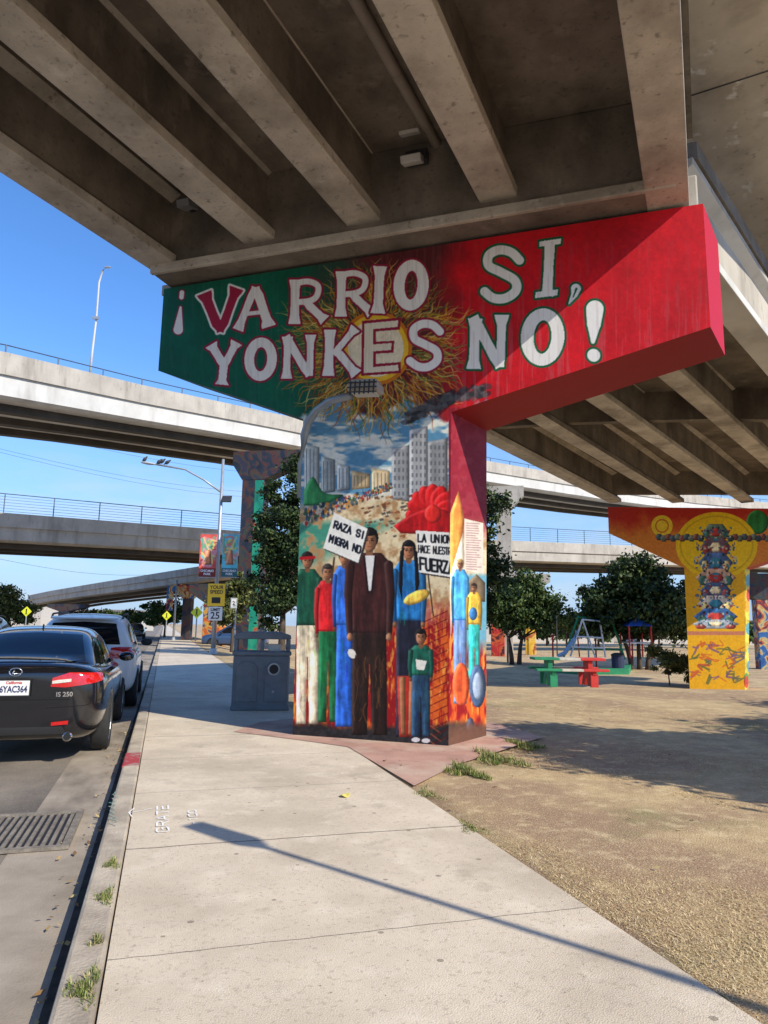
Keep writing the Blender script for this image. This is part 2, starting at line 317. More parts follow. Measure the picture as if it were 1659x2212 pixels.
fig(883,1172,1592,66,(34,106,166),(28,30,44),(18,16,20),waist=.40); cv.poly([(858,1460),(908,1460),(900,1592),(862,1592)],(156,40,28),fold=.3)
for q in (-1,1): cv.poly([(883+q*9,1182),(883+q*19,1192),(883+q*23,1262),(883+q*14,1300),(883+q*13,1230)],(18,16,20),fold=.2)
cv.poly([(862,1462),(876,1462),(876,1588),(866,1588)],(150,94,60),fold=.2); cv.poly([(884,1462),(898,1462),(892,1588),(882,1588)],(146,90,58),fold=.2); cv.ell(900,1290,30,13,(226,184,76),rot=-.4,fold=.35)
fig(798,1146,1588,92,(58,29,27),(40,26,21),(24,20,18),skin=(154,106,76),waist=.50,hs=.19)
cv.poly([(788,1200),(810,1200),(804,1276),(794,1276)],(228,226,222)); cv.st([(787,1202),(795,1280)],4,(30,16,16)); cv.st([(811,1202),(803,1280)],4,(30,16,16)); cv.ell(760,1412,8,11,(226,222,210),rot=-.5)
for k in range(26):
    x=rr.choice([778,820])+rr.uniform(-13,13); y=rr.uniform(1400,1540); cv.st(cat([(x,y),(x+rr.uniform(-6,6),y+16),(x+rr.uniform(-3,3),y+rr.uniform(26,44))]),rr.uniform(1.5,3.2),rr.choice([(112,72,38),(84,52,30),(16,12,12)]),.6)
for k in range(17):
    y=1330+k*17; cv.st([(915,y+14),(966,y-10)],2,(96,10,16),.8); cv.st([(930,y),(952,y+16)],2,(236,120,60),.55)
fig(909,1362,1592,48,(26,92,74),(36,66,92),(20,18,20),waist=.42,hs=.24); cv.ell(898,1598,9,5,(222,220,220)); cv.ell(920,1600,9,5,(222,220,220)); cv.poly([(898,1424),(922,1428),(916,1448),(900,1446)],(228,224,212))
cv.st([(716,1260),(722,1205)],4,(80,58,44)); cv.st([(936,1330),(925,1243)],3,(70,50,40))
def sign(q): cv.poly([(p[0]+4,p[1]+4) for p in q],(60,50,50)); cv.poly(q,(238,236,228),fold=.03)
sign([(722,1108),(794,1142),(774,1216),(698,1184)])
cv.text('RAZA SI',(721,1140),(1.78,.66),(.5,-2.4),4,(20,24,40),5.4); cv.text('MIGRA NO',(711,1170),(1.72,.66),(.5,-2.4),4,(20,24,40),5.1)
sign([(898,1146),(986,1151),(982,1248),(905,1236)])
cv.text('LA UNION',(903,1170),(1.82,.08),(.03,-2.6),3.6,(20,22,30),5.2); cv.text('HACE NUESTRA',(904,1193),(1.26,.1),(.03,-2.5),2.6,(20,22,30),5.1); cv.text('FUERZA',(908,1230),(2.3,.32),(-.1,-4.2),5,(20,22,30),5.4)
side=(X>969)
def sm(mask,c): 
    mk=(mask*side*(X<1070))[...,None]; cv.a[:]=cv.a*(1-mk)+np.array(c,float)*mk
sm(np.clip((1170-Yg)/60,0,1)*np.clip((Yg-880)/4,0,1),(140,28,44)); 
sm((np.clip((n2-.5)*4,0,.6)*np.clip((1180-Yg)/60,0,1)*(Yg>900)),(160,56,66))
cv.poly([(972,1110),(990,1060),(1003,1120),(990,1240),(972,1330)],(222,140,60),fold=.3); cv.poly([(973,1240),(1000,1150),(1004,1210),(985,1300),(973,1380)],(224,212,190),.9,fold=.2)
cv.poly([(1003,1120),(1044,1130),(1044,1240),(1003,1232)],(220,206,190)); 
for k in range(20):
    y=1130+k*5.2; cv.st([(1007,y),(1018+rr.uniform(8,22),y+1.5)],1.4,(120,60,80),.75)
sm(np.clip((Yg-1236)/10,0,1)*(X>1004)*np.clip((1420-Yg)/40,0,1),(104,160,180)); cv.poly([(1004,1262),(1030,1240),(1048,1258),(1048,1300),(1004,1300)],(110,92,70),fold=.2)
fig(994,1210,1520,34,(70,150,206),(96,120,160),(216,176,110)); fig(1024,1262,1470,30,(226,176,60),(50,170,160),(60,36,26)); cv.ell(1022,1326,9,14,(50,110,170),fold=.2)
cv.ell(996,1478,18,46,(216,84,40),fold=.4); cv.ell(1032,1482,18,46,(60,80,110),fold=.4); cv.ell(1032,1482,11,30,(150,160,176),.8,fold=.2); cv.ell(1016,1566,8,16,(70,70,90),fold=.2)
sm(np.clip((Yg-1545-20*n2)/20,0,1)*.8,(120,80,60))
cv.a*=(.92+.16*n4)[...,None]
over(np.clip((n3-.56)*4,0,.20)*np.clip((X-960)/60,0,1)*(Yg<905)*np.clip((Yg-600)/140,0,1),np.array([226,160,160.]))
# big words
WH=(242,240,236); MA=(150,26,58); GR=(22,92,58)
def bar(p0,p1,w0,w1=None,wm=None):
    w1=w1 or w0; wm=wm or min(w0,w1)*.66; d=math.hypot(p1[0]-p0[0],p1[1]-p0[1]); ux,uy=(p1[0]-p0[0])/d,(p1[1]-p0[1])/d; nx,ny=-uy,ux
    L_=[];R_=[]
    for t,w in ((0,w0),(.06,w0*.92),(.2,wm*1.08),(.5,wm),(.8,wm*1.08),(.94,w1*.92),(1,w1)):
        x=p0[0]+(p1[0]-p0[0])*t; y=p0[1]+(p1[1]-p0[1])*t; L_.append((x+nx*w/2,y+ny*w/2)); R_.append((x-nx*w/2,y-ny*w/2))
    return L_+R_[::-1]
def letter(bars,fill,outl,o=9,strokes=(),rings=()):
    wl=lambda p,w:(list(w) if hasattr(w,'__len__') else [w]*len(p))
    for b in bars: cv.st(b+[b[0]],o,outl); cv.poly(b,outl)
    for p,w in strokes: cv.st(p,[x+o for x in wl(p,w)],outl)
    for c in rings: cv.ell(c[0],c[1],c[2]+o/2,c[3]+o/2,outl,inner=(c[4]-o/2,c[5]-o/2),rot=.08)
    for b in bars: cv.poly(b,fill,fold=.015)
    for p,w in strokes: cv.st(p,wl(p,w),fill,fold=.015)
    for c in rings: cv.ell(c[0],c[1],c[2],c[3],fill,inner=(c[4],c[5]),rot=.08,fold=.015)
letter([],WH,MA,5,strokes=[([(393,632),(392,642)],10),([(390,664),(385,712)],[5,21])])
letter([bar((441,633),(475,717),34,13,20),bar((511,622),(477,717),31,12,17)],(168,32,66),WH,9)
letter([bar((551,620),(514,713),15,24,15),bar((553,620),(581,706),15,32,19)],WH,MA,9,strokes=[([(532,678),(568,674)],9)])
def Rl(x,y,h,w): letter([bar((x,y),(x-2,y+h+2),27,27,18),bar((x+22,y+h*.52),(x+w*.86,y+h-6),15,27,17)],WH,MA,9,strokes=[(cat([(x,y+8),(x+28,y+4),(x+w*.66,y+h*.15),(x+w*.62,y+h*.38),(x+30,y+h*.49),(x,y+h*.52)]),13)])
Rl(638,604,94,74); Rl(738,586,96,76)
letter([bar((821,575),(816,677),30,32,19)],WH,MA)
letter([],WH,MA,9,rings=[(888,616,38,55,14,31)])
letter([],WH,GR,10,strokes=[(cat([(1122,562),(1104,545),(1078,540),(1056,552),(1056,574),(1082,588),(1112,606),(1114,628),(1092,644),(1066,644),(1047,630)]),20)])
letter([bar((1188,520),(1182,640),24,26,20),[(1165,522),(1212,515),(1211,527),(1165,533)],[(1157,631),(1205,625),(1204,638),(1156,644)]],WH,GR,10)
letter([],WH,GR,10,strokes=[([(1244,624),(1241,636),(1229,656)],[22,15,3])]); cv.st([(1245,624),(1238,642)],[5,2],GR)
letter([bar((456,744),(484,790),29,16,17),bar((511,739),(484,790),27,16,15),bar((484,784),(479,831),16,30,17)],WH,MA)
letter([],WH,MA,9,rings=[(563,776,35,47,14,26)])
letter([bar((621,727),(619,818),24,24,15),bar((617,726),(668,812),20,16,17),bar((671,723),(669,812),24,14,14)],WH,MA)
letter([bar((713,712),(709,812),27,27,19),bar((768,708),(720,766),24,12,13),bar((726,756),(770,809),14,28,17)],WH,MA)
cv.poly([(782,693),(866,686),(864,712),(812,716),(812,738),(852,736),(850,762),(812,764),(812,786),(866,782),(866,806),(780,812)],MA); cv.poly([(787,699),(860,692),(859,706),(806,711),(806,744),(846,741),(845,756),(806,759),(806,793),(860,788),(861,801),(786,806)],(236,224,200))
letter([],WH,MA,9,strokes=[(cat([(950,716),(934,702),(912,700),(894,712),(896,732),(918,744),(942,758),(944,778),(926,792),(904,792),(886,780)]),18)])
letter([bar((1027,688),(1023,797),32,32,20),bar((1022,684),(1080,793),24,20,21),bar((1084,680),(1081,793),32,16,18)],WH,GR,10)
letter([],WH,GR,10,rings=[(1172,728,47,62,19,36)])
letter([],WH,GR,10,strokes=[([(1285,668),(1283,700),(1281,738)],[38,30,9]),([(1282,767),(1283,768)],27)])
over(np.clip((n3-.62)*4,0,.14)*(Yg<905)*(Yg>520),np.array([150,120,120.]))
# ---- canvas of the second pier: generic stacked shapes before a disc
c2=Canvas(1300,1080,1700,1510,1.6)
Y2=(np.arange(c2.h)+.5)[:,None]/1.6+c2.y0; k1=fn(c2.h,c2.w,50,50,4)
t=np.clip((1150-Y2)/40+(k1-.5)*1.2,0,1)[...,None]; c2.a[:]=np.array([216,128,48.])*(1-t)+np.array([188,48,30.])*t
t=np.clip((Y2-1225)/10,0,1)[...,None]; c2.a[:]=c2.a*(1-t)+np.array([226,168,30.])*t
c2.ell(1430,1136,23,23,(236,200,50)); c2.ell(1430,1136,15,15,(206,110,36),inner=(12,12))
c2.ell(1636,1128,24,26,(40,110,50),fold=.2); c2.ell(1548,1178,88,72,(240,196,30)); c2.ell(1548,1178,80,65,(214,170,26),inner=(76,61))
r2=random.Random(5)
def dia(x,y,rx,ry,c,f=.4):
    for s_ in ((1,-1) if x else (1,)): c2.poly([(1546+s_*x-rx,y),(1546+s_*x-rx*.5,y-ry),(1546+s_*x+rx*.5,y-ry),(1546+s_*x+rx,y),(1546+s_*x+rx*.5,y+ry),(1546+s_*x-rx*.5,y+ry)],c,fold=f)
for i in range(10): dia(122-i*10,1160+3*(i%2),8,7,[(60,74,80),(90,98,86),(110,66,56)][i%3],.3)
for i,(y,w,h,c) in enumerate(((1150,30,18,(84,104,92)),(1182,34,20,(100,78,88)),(1216,38,22,(70,96,140)),(1248,44,20,(186,146,120)),(1276,34,18,(60,80,110)),(1304,40,18,(190,180,166)),(1332,48,18,(60,104,160)),(1348,52,10,(150,158,166)))):
    dia(0,y,w,h,c); dia(0,y,w*.4,h*.5,[(170,56,50),(210,190,150),(50,110,130)][i%3]); dia(w*.62,y+6,w*.24,h*.5,[(60,100,86),(150,60,54),(206,184,120)][i%3],.2)
for i in range(150): 
    x=r2.uniform(2,48); y=r2.uniform(1140,1352); dia(x*(.6+.4*abs(math.sin(y*.03))),y,r2.uniform(1.2,3.4),r2.uniform(1.2,3.4),r2.choice([(40,50,60),(190,180,160),(150,56,50),(60,120,140),(100,90,116),(70,90,120)]),0)
c2.poly([(1470,1364),(1620,1364),(1620,1372),(1470,1372)],(190,120,90))
for j in range(40):
    x=1496+r2.uniform(0,108); y=1425+r2.uniform(-38,45); c2.st(cat([(x+r2.uniform(-14,14),y+r2.uniform(-10,10)) for _ in range(4)]),r2.uniform(2,5),r2.choice([(120,80,130),(176,70,56),(90,96,120),(196,90,44),(90,100,60)]),.8)
sx0=int((1609-1300)*1.6); c2.a[:,sx0:]=np.where((Y2[:,:,None]>1228),np.array([214,196,70.])*(.5+fn(c2.h,c2.w,14,26,8)[:,sx0:,None]),c2.a[:,sx0:])
for j in range(26): c2.ell(r2.uniform(1612,1640),r2.uniform(1240,1480),5,13,r2.choice([(60,150,190),(196,50,50),(60,140,70),(230,220,180),(240,160,40)]),.85)
c2.a*=(.9+.2*fn(c2.h,c2.w,5,5,78))[...,None]
# ------------------------------------------------------------------ piers
def grid(a0,a1,nu,nv,fpos):
    u=np.linspace(a0,a1,nu); v=np.linspace(0,1,nv); U,V=np.meshgrid(u,v); P=fpos(U.ravel(),V.ravel())
    i=np.arange(nu*nv).reshape(nv,nu); Q=np.stack([i[:-1,:-1],i[:-1,1:],i[1:,1:],i[1:,:-1]],-1).reshape(-1,4); return P,Q
def pier(label,pl,pr,sv,px,canvas,sp,endc,undc,plainc,group=None):
    e=(pr-pl); e.z=0; e.normalize(); m=Vector((-e.y,e.x,0))
    def hit(x,y):
        r=ray(x,y); t=(pr-CAM).dot(m)/r.dot(m); p=CAM+r*t; return (p-pr).dot(e),p.z
    TL,TR,BR,CR,CL,BL=[hit(*q) for q in px]
    aL=(TL[0]+BL[0])/2; aR=(TR[0]+BR[0])/2; z0=pr.z-.3; aPL=(pl-pr).dot(e)
    zt=lambda a:TL[1]+(a-aL)*(TR[1]-TL[1])/(aR-aL)
    zb=lambda a:np.interp(a,[aL,CL[0],CR[0],aR],[BL[1],CL[1],CR[1],BR[1]])
    en=np.array(e); prn=np.array((pr.x,pr.y,0)); up=np.array((0,0,1.)); svn=np.array(sv)
    def W(a,z,s=0): return prn+np.outer(a,en)+np.outer(z,up)+np.outer(np.ones(len(a))*s,svn)
    root=thing('mural_pier',label,'bridge pier',Vector((pr.x,pr.y,pr.z)),0,group)
    org=np.array(root.location)
    def build(name,parts):
        V=[];Qs=[];Cs=[];n=0
        for P,Q,c in parts: V.append(P-org);Qs.append(Q+n);n+=len(P);Cs.append(c)
        return obj(name,npmesh(name,np.vstack(V),np.vstack(Qs),np.vstack(Cs)),PAINT,root)
    def samp(P): x,y=project(P); return canvas.sample(x,y)
    def flat(P4,c):
        P4=np.array(P4); return P4,np.array([[0,1,2,3]]),np.tile(np.array(lin(c)),(4,1))
    nu=int((px[1][0]-px[0][0])/sp); nv=int((px[3][1]-px[1][1]+60)/sp*.8)
    parts=[]; P,Q=grid(aL,aR,nu,nv,lambda a,v:W(a,zb(a)*(1-v)+zt(a)*v)); parts.append((P,Q,samp(P)))
    w1=lambda a,z,s:W(np.array([a]),np.array([z]),s)[0]
    ks=[(aL,BL[1]),(CL[0],CL[1]),(CR[0],CR[1]),(aR,BR[1])]
    for i in range(3):
        (a,z),(b,zz)=ks[i],ks[i+1]; parts.append(flat([w1(a,z,0),w1(b,zz,0),w1(b,zz,1),w1(a,z,1)],undc if i==2 else plainc))
        parts.append(flat([w1(a,z,1),w1(b,zz,1),w1(b,zt(b),1),w1(a,zt(a),1)],plainc))
    parts.append(flat([w1(aR,BR[1],0),w1(aR,BR[1],1),w1(aR,zt(aR),1),w1(aR,zt(aR),0)],endc))
    parts.append(flat([w1(aL,BL[1],0),w1(aL,BL[1],1),w1(aL,zt(aL),1),w1(aL,zt(aL),0)],plainc))
    parts.append(flat([w1(aL,zt(aL),0),w1(aR,zt(aR),0),w1(aR,zt(aR),1),w1(aL,zt(aL),1)],(120,110,100)))
    build('cap_beam',parts)
    parts=[]; nuc=int((px[3][0]-px[4][0])/sp); nvc=int(620/sp*(px[3][0]-px[4][0])/320*1.0)+40
    def fcol(u,v):
        top=CL[1]+(CR[1]-CL[1])*u; z=z0+(top-z0)*v; l=aPL+(CL[0]-aPL)*v; r_=0+(CR[0]-0)*v; return W(l+(r_-l)*u,z)
    P,Q=grid(0,1,nuc,nvc,fcol); parts.append((P,Q,samp(P)))
    def fsid(u,v):
        z=z0+(CR[1]-z0)*v; return prn+np.outer(CR[0]*v,en)+np.outer(z,up)+u[:,None]*svn
    P,Q=grid(0,1,max(20,nuc//3),nvc,fsid); parts.append((P,Q,samp(P)))
    parts.append(flat([w1(aPL,z0,0),w1(aPL,z0,1),w1(CL[0],CL[1],1),w1(CL[0],CL[1],0)],plainc)); parts.append(flat([w1(aPL,z0,1),w1(0,z0,1),w1(CR[0],CR[1],1),w1(CL[0],CL[1],1)],plainc))
    build('column',parts)
    return dict(e=e,m=m,hit=hit,aL=aL,aR=aR,zt=zt,W=w1,root=root,TL=TL,TR=TR)
PL=G(632,1588); PR=G(968,1612); SV=G(1050,1590)-PR
P1=pier('nearest T-shaped pier with big white words on green and red, painted people below',PL,PR,SV,[(348,625),(1535,437),(1518,708),(975,890),(655,905),(348,800)],cv,1.2,(188,26,48),(150,26,32),(40,70,70))
PL2=A(1490,1487,28.3); PR2=A(1608,1492,27.9)
P2=pier('far yellow and orange T-shaped pier painted with stacked shapes before a golden disc',PL2,PR2,Vector((.62,.95,0)),[(1313,1095),(1820,1100),(1820,1158),(1612,1227),(1478,1227),(1315,1152)],c2,.9,(190,60,40),(170,60,40),(180,90,40))
# ------------------------------------------------------------------ overpass
m1=P1['m']; e1=P1['e']
def hitplane(px,py,off):
    r=ray(px,py); q=PR-m1*off; return CAM+r*((q-CAM).dot(m1)/r.dot(m1))
b1=Vector((math.sin(rad(24.4)),math.cos(rad(24.4)),0)); nb1=Vector((b1.y,-b1.x,0))
E=[hitplane(x,y,.32) for x,y in ((352,577),(562,524),(787,484),(1078,434),(1440,412))]
br=thing('overpass','concrete girder overpass running overhead from the camera to the lettered pier','bridge',(PR.x,PR.y,0))
O=Vector((PR.x,PR.y,0))
gp=[(-.235,0),(.235,0),(.235,.14),(.09,.27),(.09,1.0),(.25,1.1),(.25,1.2),(-.25,1.2),(-.25,1.1),(-.09,1.0),(-.09,.27),(-.235,.14)]
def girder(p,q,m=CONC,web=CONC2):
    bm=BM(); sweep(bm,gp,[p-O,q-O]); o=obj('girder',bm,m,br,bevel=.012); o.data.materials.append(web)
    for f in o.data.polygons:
        if f.normal.z>-.5 and f.center.z-min(p.z,q.z)>.16: f.material_index=1  # webs take the darker tone with painted-in shade, bottoms stay light
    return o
for p in E: girder(p+b1*.5,p-b1*30)
def vz(v,z): return Vector((v.x,v.y,z))
def slab(bm,pts,h): prism(bm,[p-O for p in pts],(0,0,h))
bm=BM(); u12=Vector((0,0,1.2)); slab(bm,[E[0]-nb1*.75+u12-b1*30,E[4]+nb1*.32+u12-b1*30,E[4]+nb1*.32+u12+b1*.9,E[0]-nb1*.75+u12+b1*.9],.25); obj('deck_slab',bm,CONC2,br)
bm=BM(); sweep(bm,[(0,0),(.2,0),(.2,.8),(0,.8)],[E[0]-nb1*.75+Vector((0,0,1.45))-b1*30-O,E[0]-nb1*.75+Vector((0,0,1.45))+b1*.9-O]); obj('parapet',bm,CONCL,br)
bm=BM(); sweep(bm,[(-.2,0),(0,0),(0,.8),(-.2,.8)],[E[4]+nb1*.32+Vector((0,0,1.45))-b1*30-O,E[4]+nb1*.32+Vector((0,0,1.45))+b1*.9-O]); obj('parapet',bm,CONCL,br)
d0=E[0]-e1*.15; d1=E[4]+e1*.1
ca=lambda v:P1['zt']((v-PR).dot(e1))
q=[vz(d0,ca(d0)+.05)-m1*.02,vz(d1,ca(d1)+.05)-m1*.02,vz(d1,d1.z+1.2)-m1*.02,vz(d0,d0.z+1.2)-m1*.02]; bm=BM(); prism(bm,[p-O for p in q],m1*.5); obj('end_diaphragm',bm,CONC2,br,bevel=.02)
q=[vz(d0,ca(d0)+.03)-m1*.10,vz(d1,ca(d1)+.03)-m1*.10,vz(d1,ca(d1)+.17)-m1*.10,vz(d0,ca(d0)+.17)-m1*.10]; bm=BM(); prism(bm,[p-O for p in q],m1*.075); obj('diaphragm_ledge',bm,CONC,br,bevel=.015)
for i in range(6):
    a=P1['aL']+.1+(P1['aR']-P1['aL']-.6)*i/5; c=PR+e1*a+m1*.45; bm=BM(); box(bm,c.x-O.x,c.y-O.y,P1['zt'](a)+.07,.5,.6,.16,Matrix.Rotation(math.atan2(e1.y,e1.x),3,'Z')); obj('bearing_pad',bm,CONCL,br)
bm=BM(); a=P1['aR']-.28; c=PR+e1*a+m1*.62; box(bm,c.x-O.x,c.y-O.y,P1['zt'](a)+.25,.5,.9,.5,Matrix.Rotation(math.atan2(e1.y,e1.x),3,'Z')); obj('shear_key',bm,CONCL,br,bevel=.02)
bm=BM(); pp=E[2]*.45+E[3]*.55+Vector((0,0,.95)); tube(bm,[pp-b1*30-O,pp+b1*.1-O],.07,10); obj('drain_pipe',bm,CONCL,br,smooth=True)
for i in range(4):
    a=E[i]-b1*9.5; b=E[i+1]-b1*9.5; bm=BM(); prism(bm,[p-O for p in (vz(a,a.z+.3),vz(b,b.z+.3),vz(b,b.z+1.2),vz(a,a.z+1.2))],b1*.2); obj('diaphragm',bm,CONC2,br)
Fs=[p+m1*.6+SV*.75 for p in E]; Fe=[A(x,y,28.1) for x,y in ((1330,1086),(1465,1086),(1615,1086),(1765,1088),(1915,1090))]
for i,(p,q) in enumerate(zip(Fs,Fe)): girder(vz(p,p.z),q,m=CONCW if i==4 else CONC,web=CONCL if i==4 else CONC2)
bm=BM(); slab(bm,[Fs[0]+u12-nb1*.5,Fs[4]+u12+nb1*.3,Fe[4]+u12+nb1*.3,Fe[0]+u12-nb1*.5],.25); obj('deck_slab',bm,CONC2,br)
for t in (.45,.97):
    for i in range(4):
        a=Fs[i].lerp(Fe[i],t); b=Fs[i+1].lerp(Fe[i+1],t); bm=BM(); prism(bm,[p-O for p in (vz(a,a.z+.25),vz(b,b.z+.25),vz(b,b.z+1.2),vz(a,a.z+1.2))],(0,.25,0)); obj('diaphragm',bm,CONC2,br)
ZV=9.05; vp=[G(1480,220,ZV),G(1563,545,ZV),G(1659,760,ZV)]; d0=(vp[1]-vp[0]).normalized(); d1=(vp[2]-vp[1]).normalized()
path=[vp[0]-d0*16]+vp+[vp[2]+d1*40]
av=thing('viaduct','smooth stained slab viaduct passing high at the upper right corner','bridge',(vp[0].x,vp[0].y,0)); o=Vector((vp[0].x,vp[0].y,0))
bm=BM(); sweep(bm,[(-.3,0),(2.7,0),(3.0,.7),(3.0,1.0),(-.3,1.0)],[p-o for p in path]); obj('box_girder',bm,CONCS,av)
bm=BM(); sweep(bm,[(-.42,1.003),(-.2,1.003),(-.2,1.9),(-.42,1.9)],[p-o for p in path]); obj('parapet',bm,CONCL,av)
bm=BM(); a=G(1476,212,ZV-.004); b=G(1700,140,ZV-.004); dd=(b-a).normalized(); pp_=Vector((-dd.y,dd.x,0))*.012; prism(bm,[a-pp_-o,b-pp_-o,b+pp_-o,a+pp_-o],(0,0,-.003)); obj('joint',bm,METALD,av)
for (px,py,lab) in ((886,283,'upper one of two pale box lamps on the dark beam under the bridge'),(890,345,'lower one of two pale box lamps on the dark beam under the bridge')):
    c=hitplane(px,py,.56); t_=thing('floodlight',lab,'light',c,math.atan2(e1.y,e1.x),'box lamps under the bridge')
    bm=BM(); box(bm,0,0,0,.27,.18,.10,Matrix.Rotation(.35,3,'X')); obj('lamp',bm,mat('lamp_box_grey',(.62,.60,.57),(.5,.48,.45),rough=.7),t_,bevel=.015)
    bm=BM(); box(bm,.03,.12,.10,.30,.12,.18); obj('housing',bm,METALD,t_,bevel=.02)
fl_c=hitplane(418,455,.36); t_=thing('floodlight','small pale lamp under the bridge at the left end of the beam','light',fl_c,math.atan2(e1.y,e1.x)); bm=BM(); box(bm,0,-.15,0,.2,.25,.1,Matrix.Rotation(.3,3,'X')); obj('lamp',bm,METAL,t_); bm=BM(); box(bm,0,-.03,.1,.08,.06,.25); obj('bracket',bm,METALD,t_)
# ------------------------------------------------------------------ background viaducts
def viaduct(label,path,h,wd=9,fence=1.6,mats=(CONCL,CONCW,DARKU),rail=True):
    path=[Vector(p) for p in path]; o=vz(path[1],0); P=[p-o for p in path]; t=thing('viaduct',label,'bridge',o)
    bm=BM(); sweep(bm,[(-wd,h*.15),(-.25,h*.15),(0,h*.2),(0,h*.58),(-wd,h*.58)],P); obj('deck',bm,mats[1],t)
    bm=BM(); sweep(bm,[(.12,h*.58+.003),(.12,h),(-.15,h),(-.15,h*.58+.003)],P); obj('parapet',bm,mats[0],t)
    for k in range(3):
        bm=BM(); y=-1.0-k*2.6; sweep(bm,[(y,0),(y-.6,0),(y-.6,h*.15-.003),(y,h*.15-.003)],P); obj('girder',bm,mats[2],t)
    bm=BM(); sweep(bm,[(-wd,h*.58+.003),(-wd,h),(-wd+.25,h),(-wd+.25,h*.58+.003)],P); obj('parapet',bm,mats[0],t)
    if rail:
        bm=BM()
        for i in range(len(P)-1):
            a,b=P[i],P[i+1]; L=(b-a).length; n=max(1,int(L/2.4))
            for k in range(n):
                p=a.lerp(b,k/n); cyl(bm,p+Vector((0,0,h)),p+Vector((0,0,h+fence)),.035,seg=5)
            for hh in ((fence,) if fence<1 else [fence*x_ for x_ in (1,.85,.7,.55,.4,.25,.1)]): tube(bm,[a+Vector((0,0,h+hh)),b+Vector((0,0,h+hh))],.03 if hh==fence else .012,4)
        obj('railing',bm,FENCE,t)
    return t
v1=[A(-260,842,25.5),A(0,876,28.5),A(300,924,36),A(600,970,45),A(1060,1052,62),A(1320,1090,72),A(1500,1112,80),A(1900,1145,100)]
viaduct('tall bright viaduct crossing highest behind the lettered pier',v1,2.3,wd=7,fence=.35)
v2=[A(-260,1165,41),A(0,1180,45),A(300,1195,51),A(620,1213,57),A(1085,1220,62),A(1320,1227,66),A(1700,1236,74)]
viaduct('mid-height viaduct with blue mesh fence behind the street lamp',v2,2.15,wd=8,fence=1.25,mats=(CONCL,CONCL,DARKU))
v3=[A(60,1312,95),A(110,1303,90),A(200,1291,80),A(300,1279,70),A(430,1262,62),A(640,1240,56)]
viaduct('lowest curving ramp descending to the left behind the parked cars',v3,1.55,wd=6,rail=False,mats=(CONCL,CONCL,DARKU))
def muralmat(name,cols,scale=1.2):
    m,nt,b=nodes(name); L=nt.links; tc=nt.nodes.new('ShaderNodeTexCoord'); nz=nt.nodes.new('ShaderNodeTexNoise'); nz.inputs['Scale'].default_value=scale; nz.inputs['Detail'].default_value=3; nz.inputs['Distortion'].default_value=1.2
    cr=nt.nodes.new('ShaderNodeValToRGB'); e=cr.color_ramp.elements
    e[0].position=.3; e[0].color=(*lin(cols[0]),1); e[1].position=.44; e[1].color=(*lin(cols[1]),1)
    for i,c in enumerate(cols[2:]): x=e.new(.50+.07*i); x.color=(*lin(c),1)
    L.new(tc.outputs['Object'],nz.inputs['Vector']); L.new(nz.outputs['Fac'],cr.inputs['Fac']); L.new(cr.outputs['Color'],b.inputs['Base Color']); b.inputs['Roughness'].default_value=.7; return m
MU=[muralmat('mural_teal',[(14,110,96),(20,140,116),(24,150,120),(40,160,120),(180,80,50)],.8),muralmat('mural_orange',[(200,120,40),(210,90,40),(230,170,60),(60,120,130),(160,40,40)],1.4),muralmat('mural_blue',[(30,70,140),(50,110,170),(210,190,120),(180,60,40),(30,50,80)],1.3),muralmat('mural_red',[(150,30,30),(180,40,36),(200,90,40),(70,20,30)],1.2),muralmat('mural_dark',[(26,34,50),(36,50,66),(90,50,44),(60,70,60),(50,50,70)],1.2),muralmat('mural_yellow',[(220,170,40),(232,180,50),(240,200,90),(180,90,50)],1.2)]
def simple_pier(label,pxl,pxr,pyb,pyt,Y,capl,capr,caph,mc,mk,rot=.2,strip=None):
    c=A((pxl+pxr)/2,pyb,Y); tp=A((pxl+pxr)/2,pyt,Y).z; w=(pxr-pxl)/F*Y; t=thing('painted_pier',label,'bridge pier',c,-rot)
    bm=BM(); box(bm,0,0,(tp-c.z-caph)/2-.3,w,w*.7,tp-c.z-caph+.6); obj('column',bm,mc,t,bevel=.03)
    if strip: bm=BM(); box(bm,w*.3,-w*.35-.01,(tp-c.z-caph)/2-.3,w*.4,.01,tp-c.z-caph+.5); obj('painted_strip',bm,strip,t)
    bm=BM(); l=(capl-(pxl+pxr)/2)/F*Y; r_=(capr-(pxl+pxr)/2)/F*Y; H_=tp-c.z; f=w*.36
    pts=[(l,-f,H_),(l,-f,H_-caph*.45),(-w/2-.02,-f,H_-caph),(w/2+.02,-f,H_-caph),(r_,-f,H_-caph*.45),(r_,-f,H_)]; prism(bm,[Vector(p) for p in pts],(0,f*2,0)); obj('cap_beam',bm,mk,t); return t
simple_pier('teal painted pier with dark cap rising behind the left tree',512,562,1400,978,43,488,640,1.8,MU[4],MU[4],strip=MU[0])
simple_pier('orange painted pier under the ramp beyond the street lamp pole',440,480,1392,1262,52,405,500,1.3,MU[1],MU[4])
simple_pier('small dark painted pier in the far distance left of the yellow diamond sign',392,412,1382,1262,60,370,430,1.2,MU[4],MU[2])
simple_pier('distant yellow painted pier seen between tree and playground',1136,1158,1418,1240,62,1100,1190,1.5,MU[5],CONCL)
simple_pier('distant red painted pier right of the lettered pier',1062,1090,1424,1236,58,1040,1130,1.5,MU[3],CONCL)
simple_pier('plain concrete pier cap holding the tall viaduct right of the lettered pier',1076,1108,1400,1052,60,1050,1135,1.9,CONCL,CONCL)
simple_pier('blue painted pier at the right edge of the view',1640,1690,1440,1240,44,1600,1760,1.6,MU[2],MU[4])
simple_pier('dark painted pier under the ramp at the far left',128,152,1345,1305,82,100,190,.8,MU[4],MU[4])
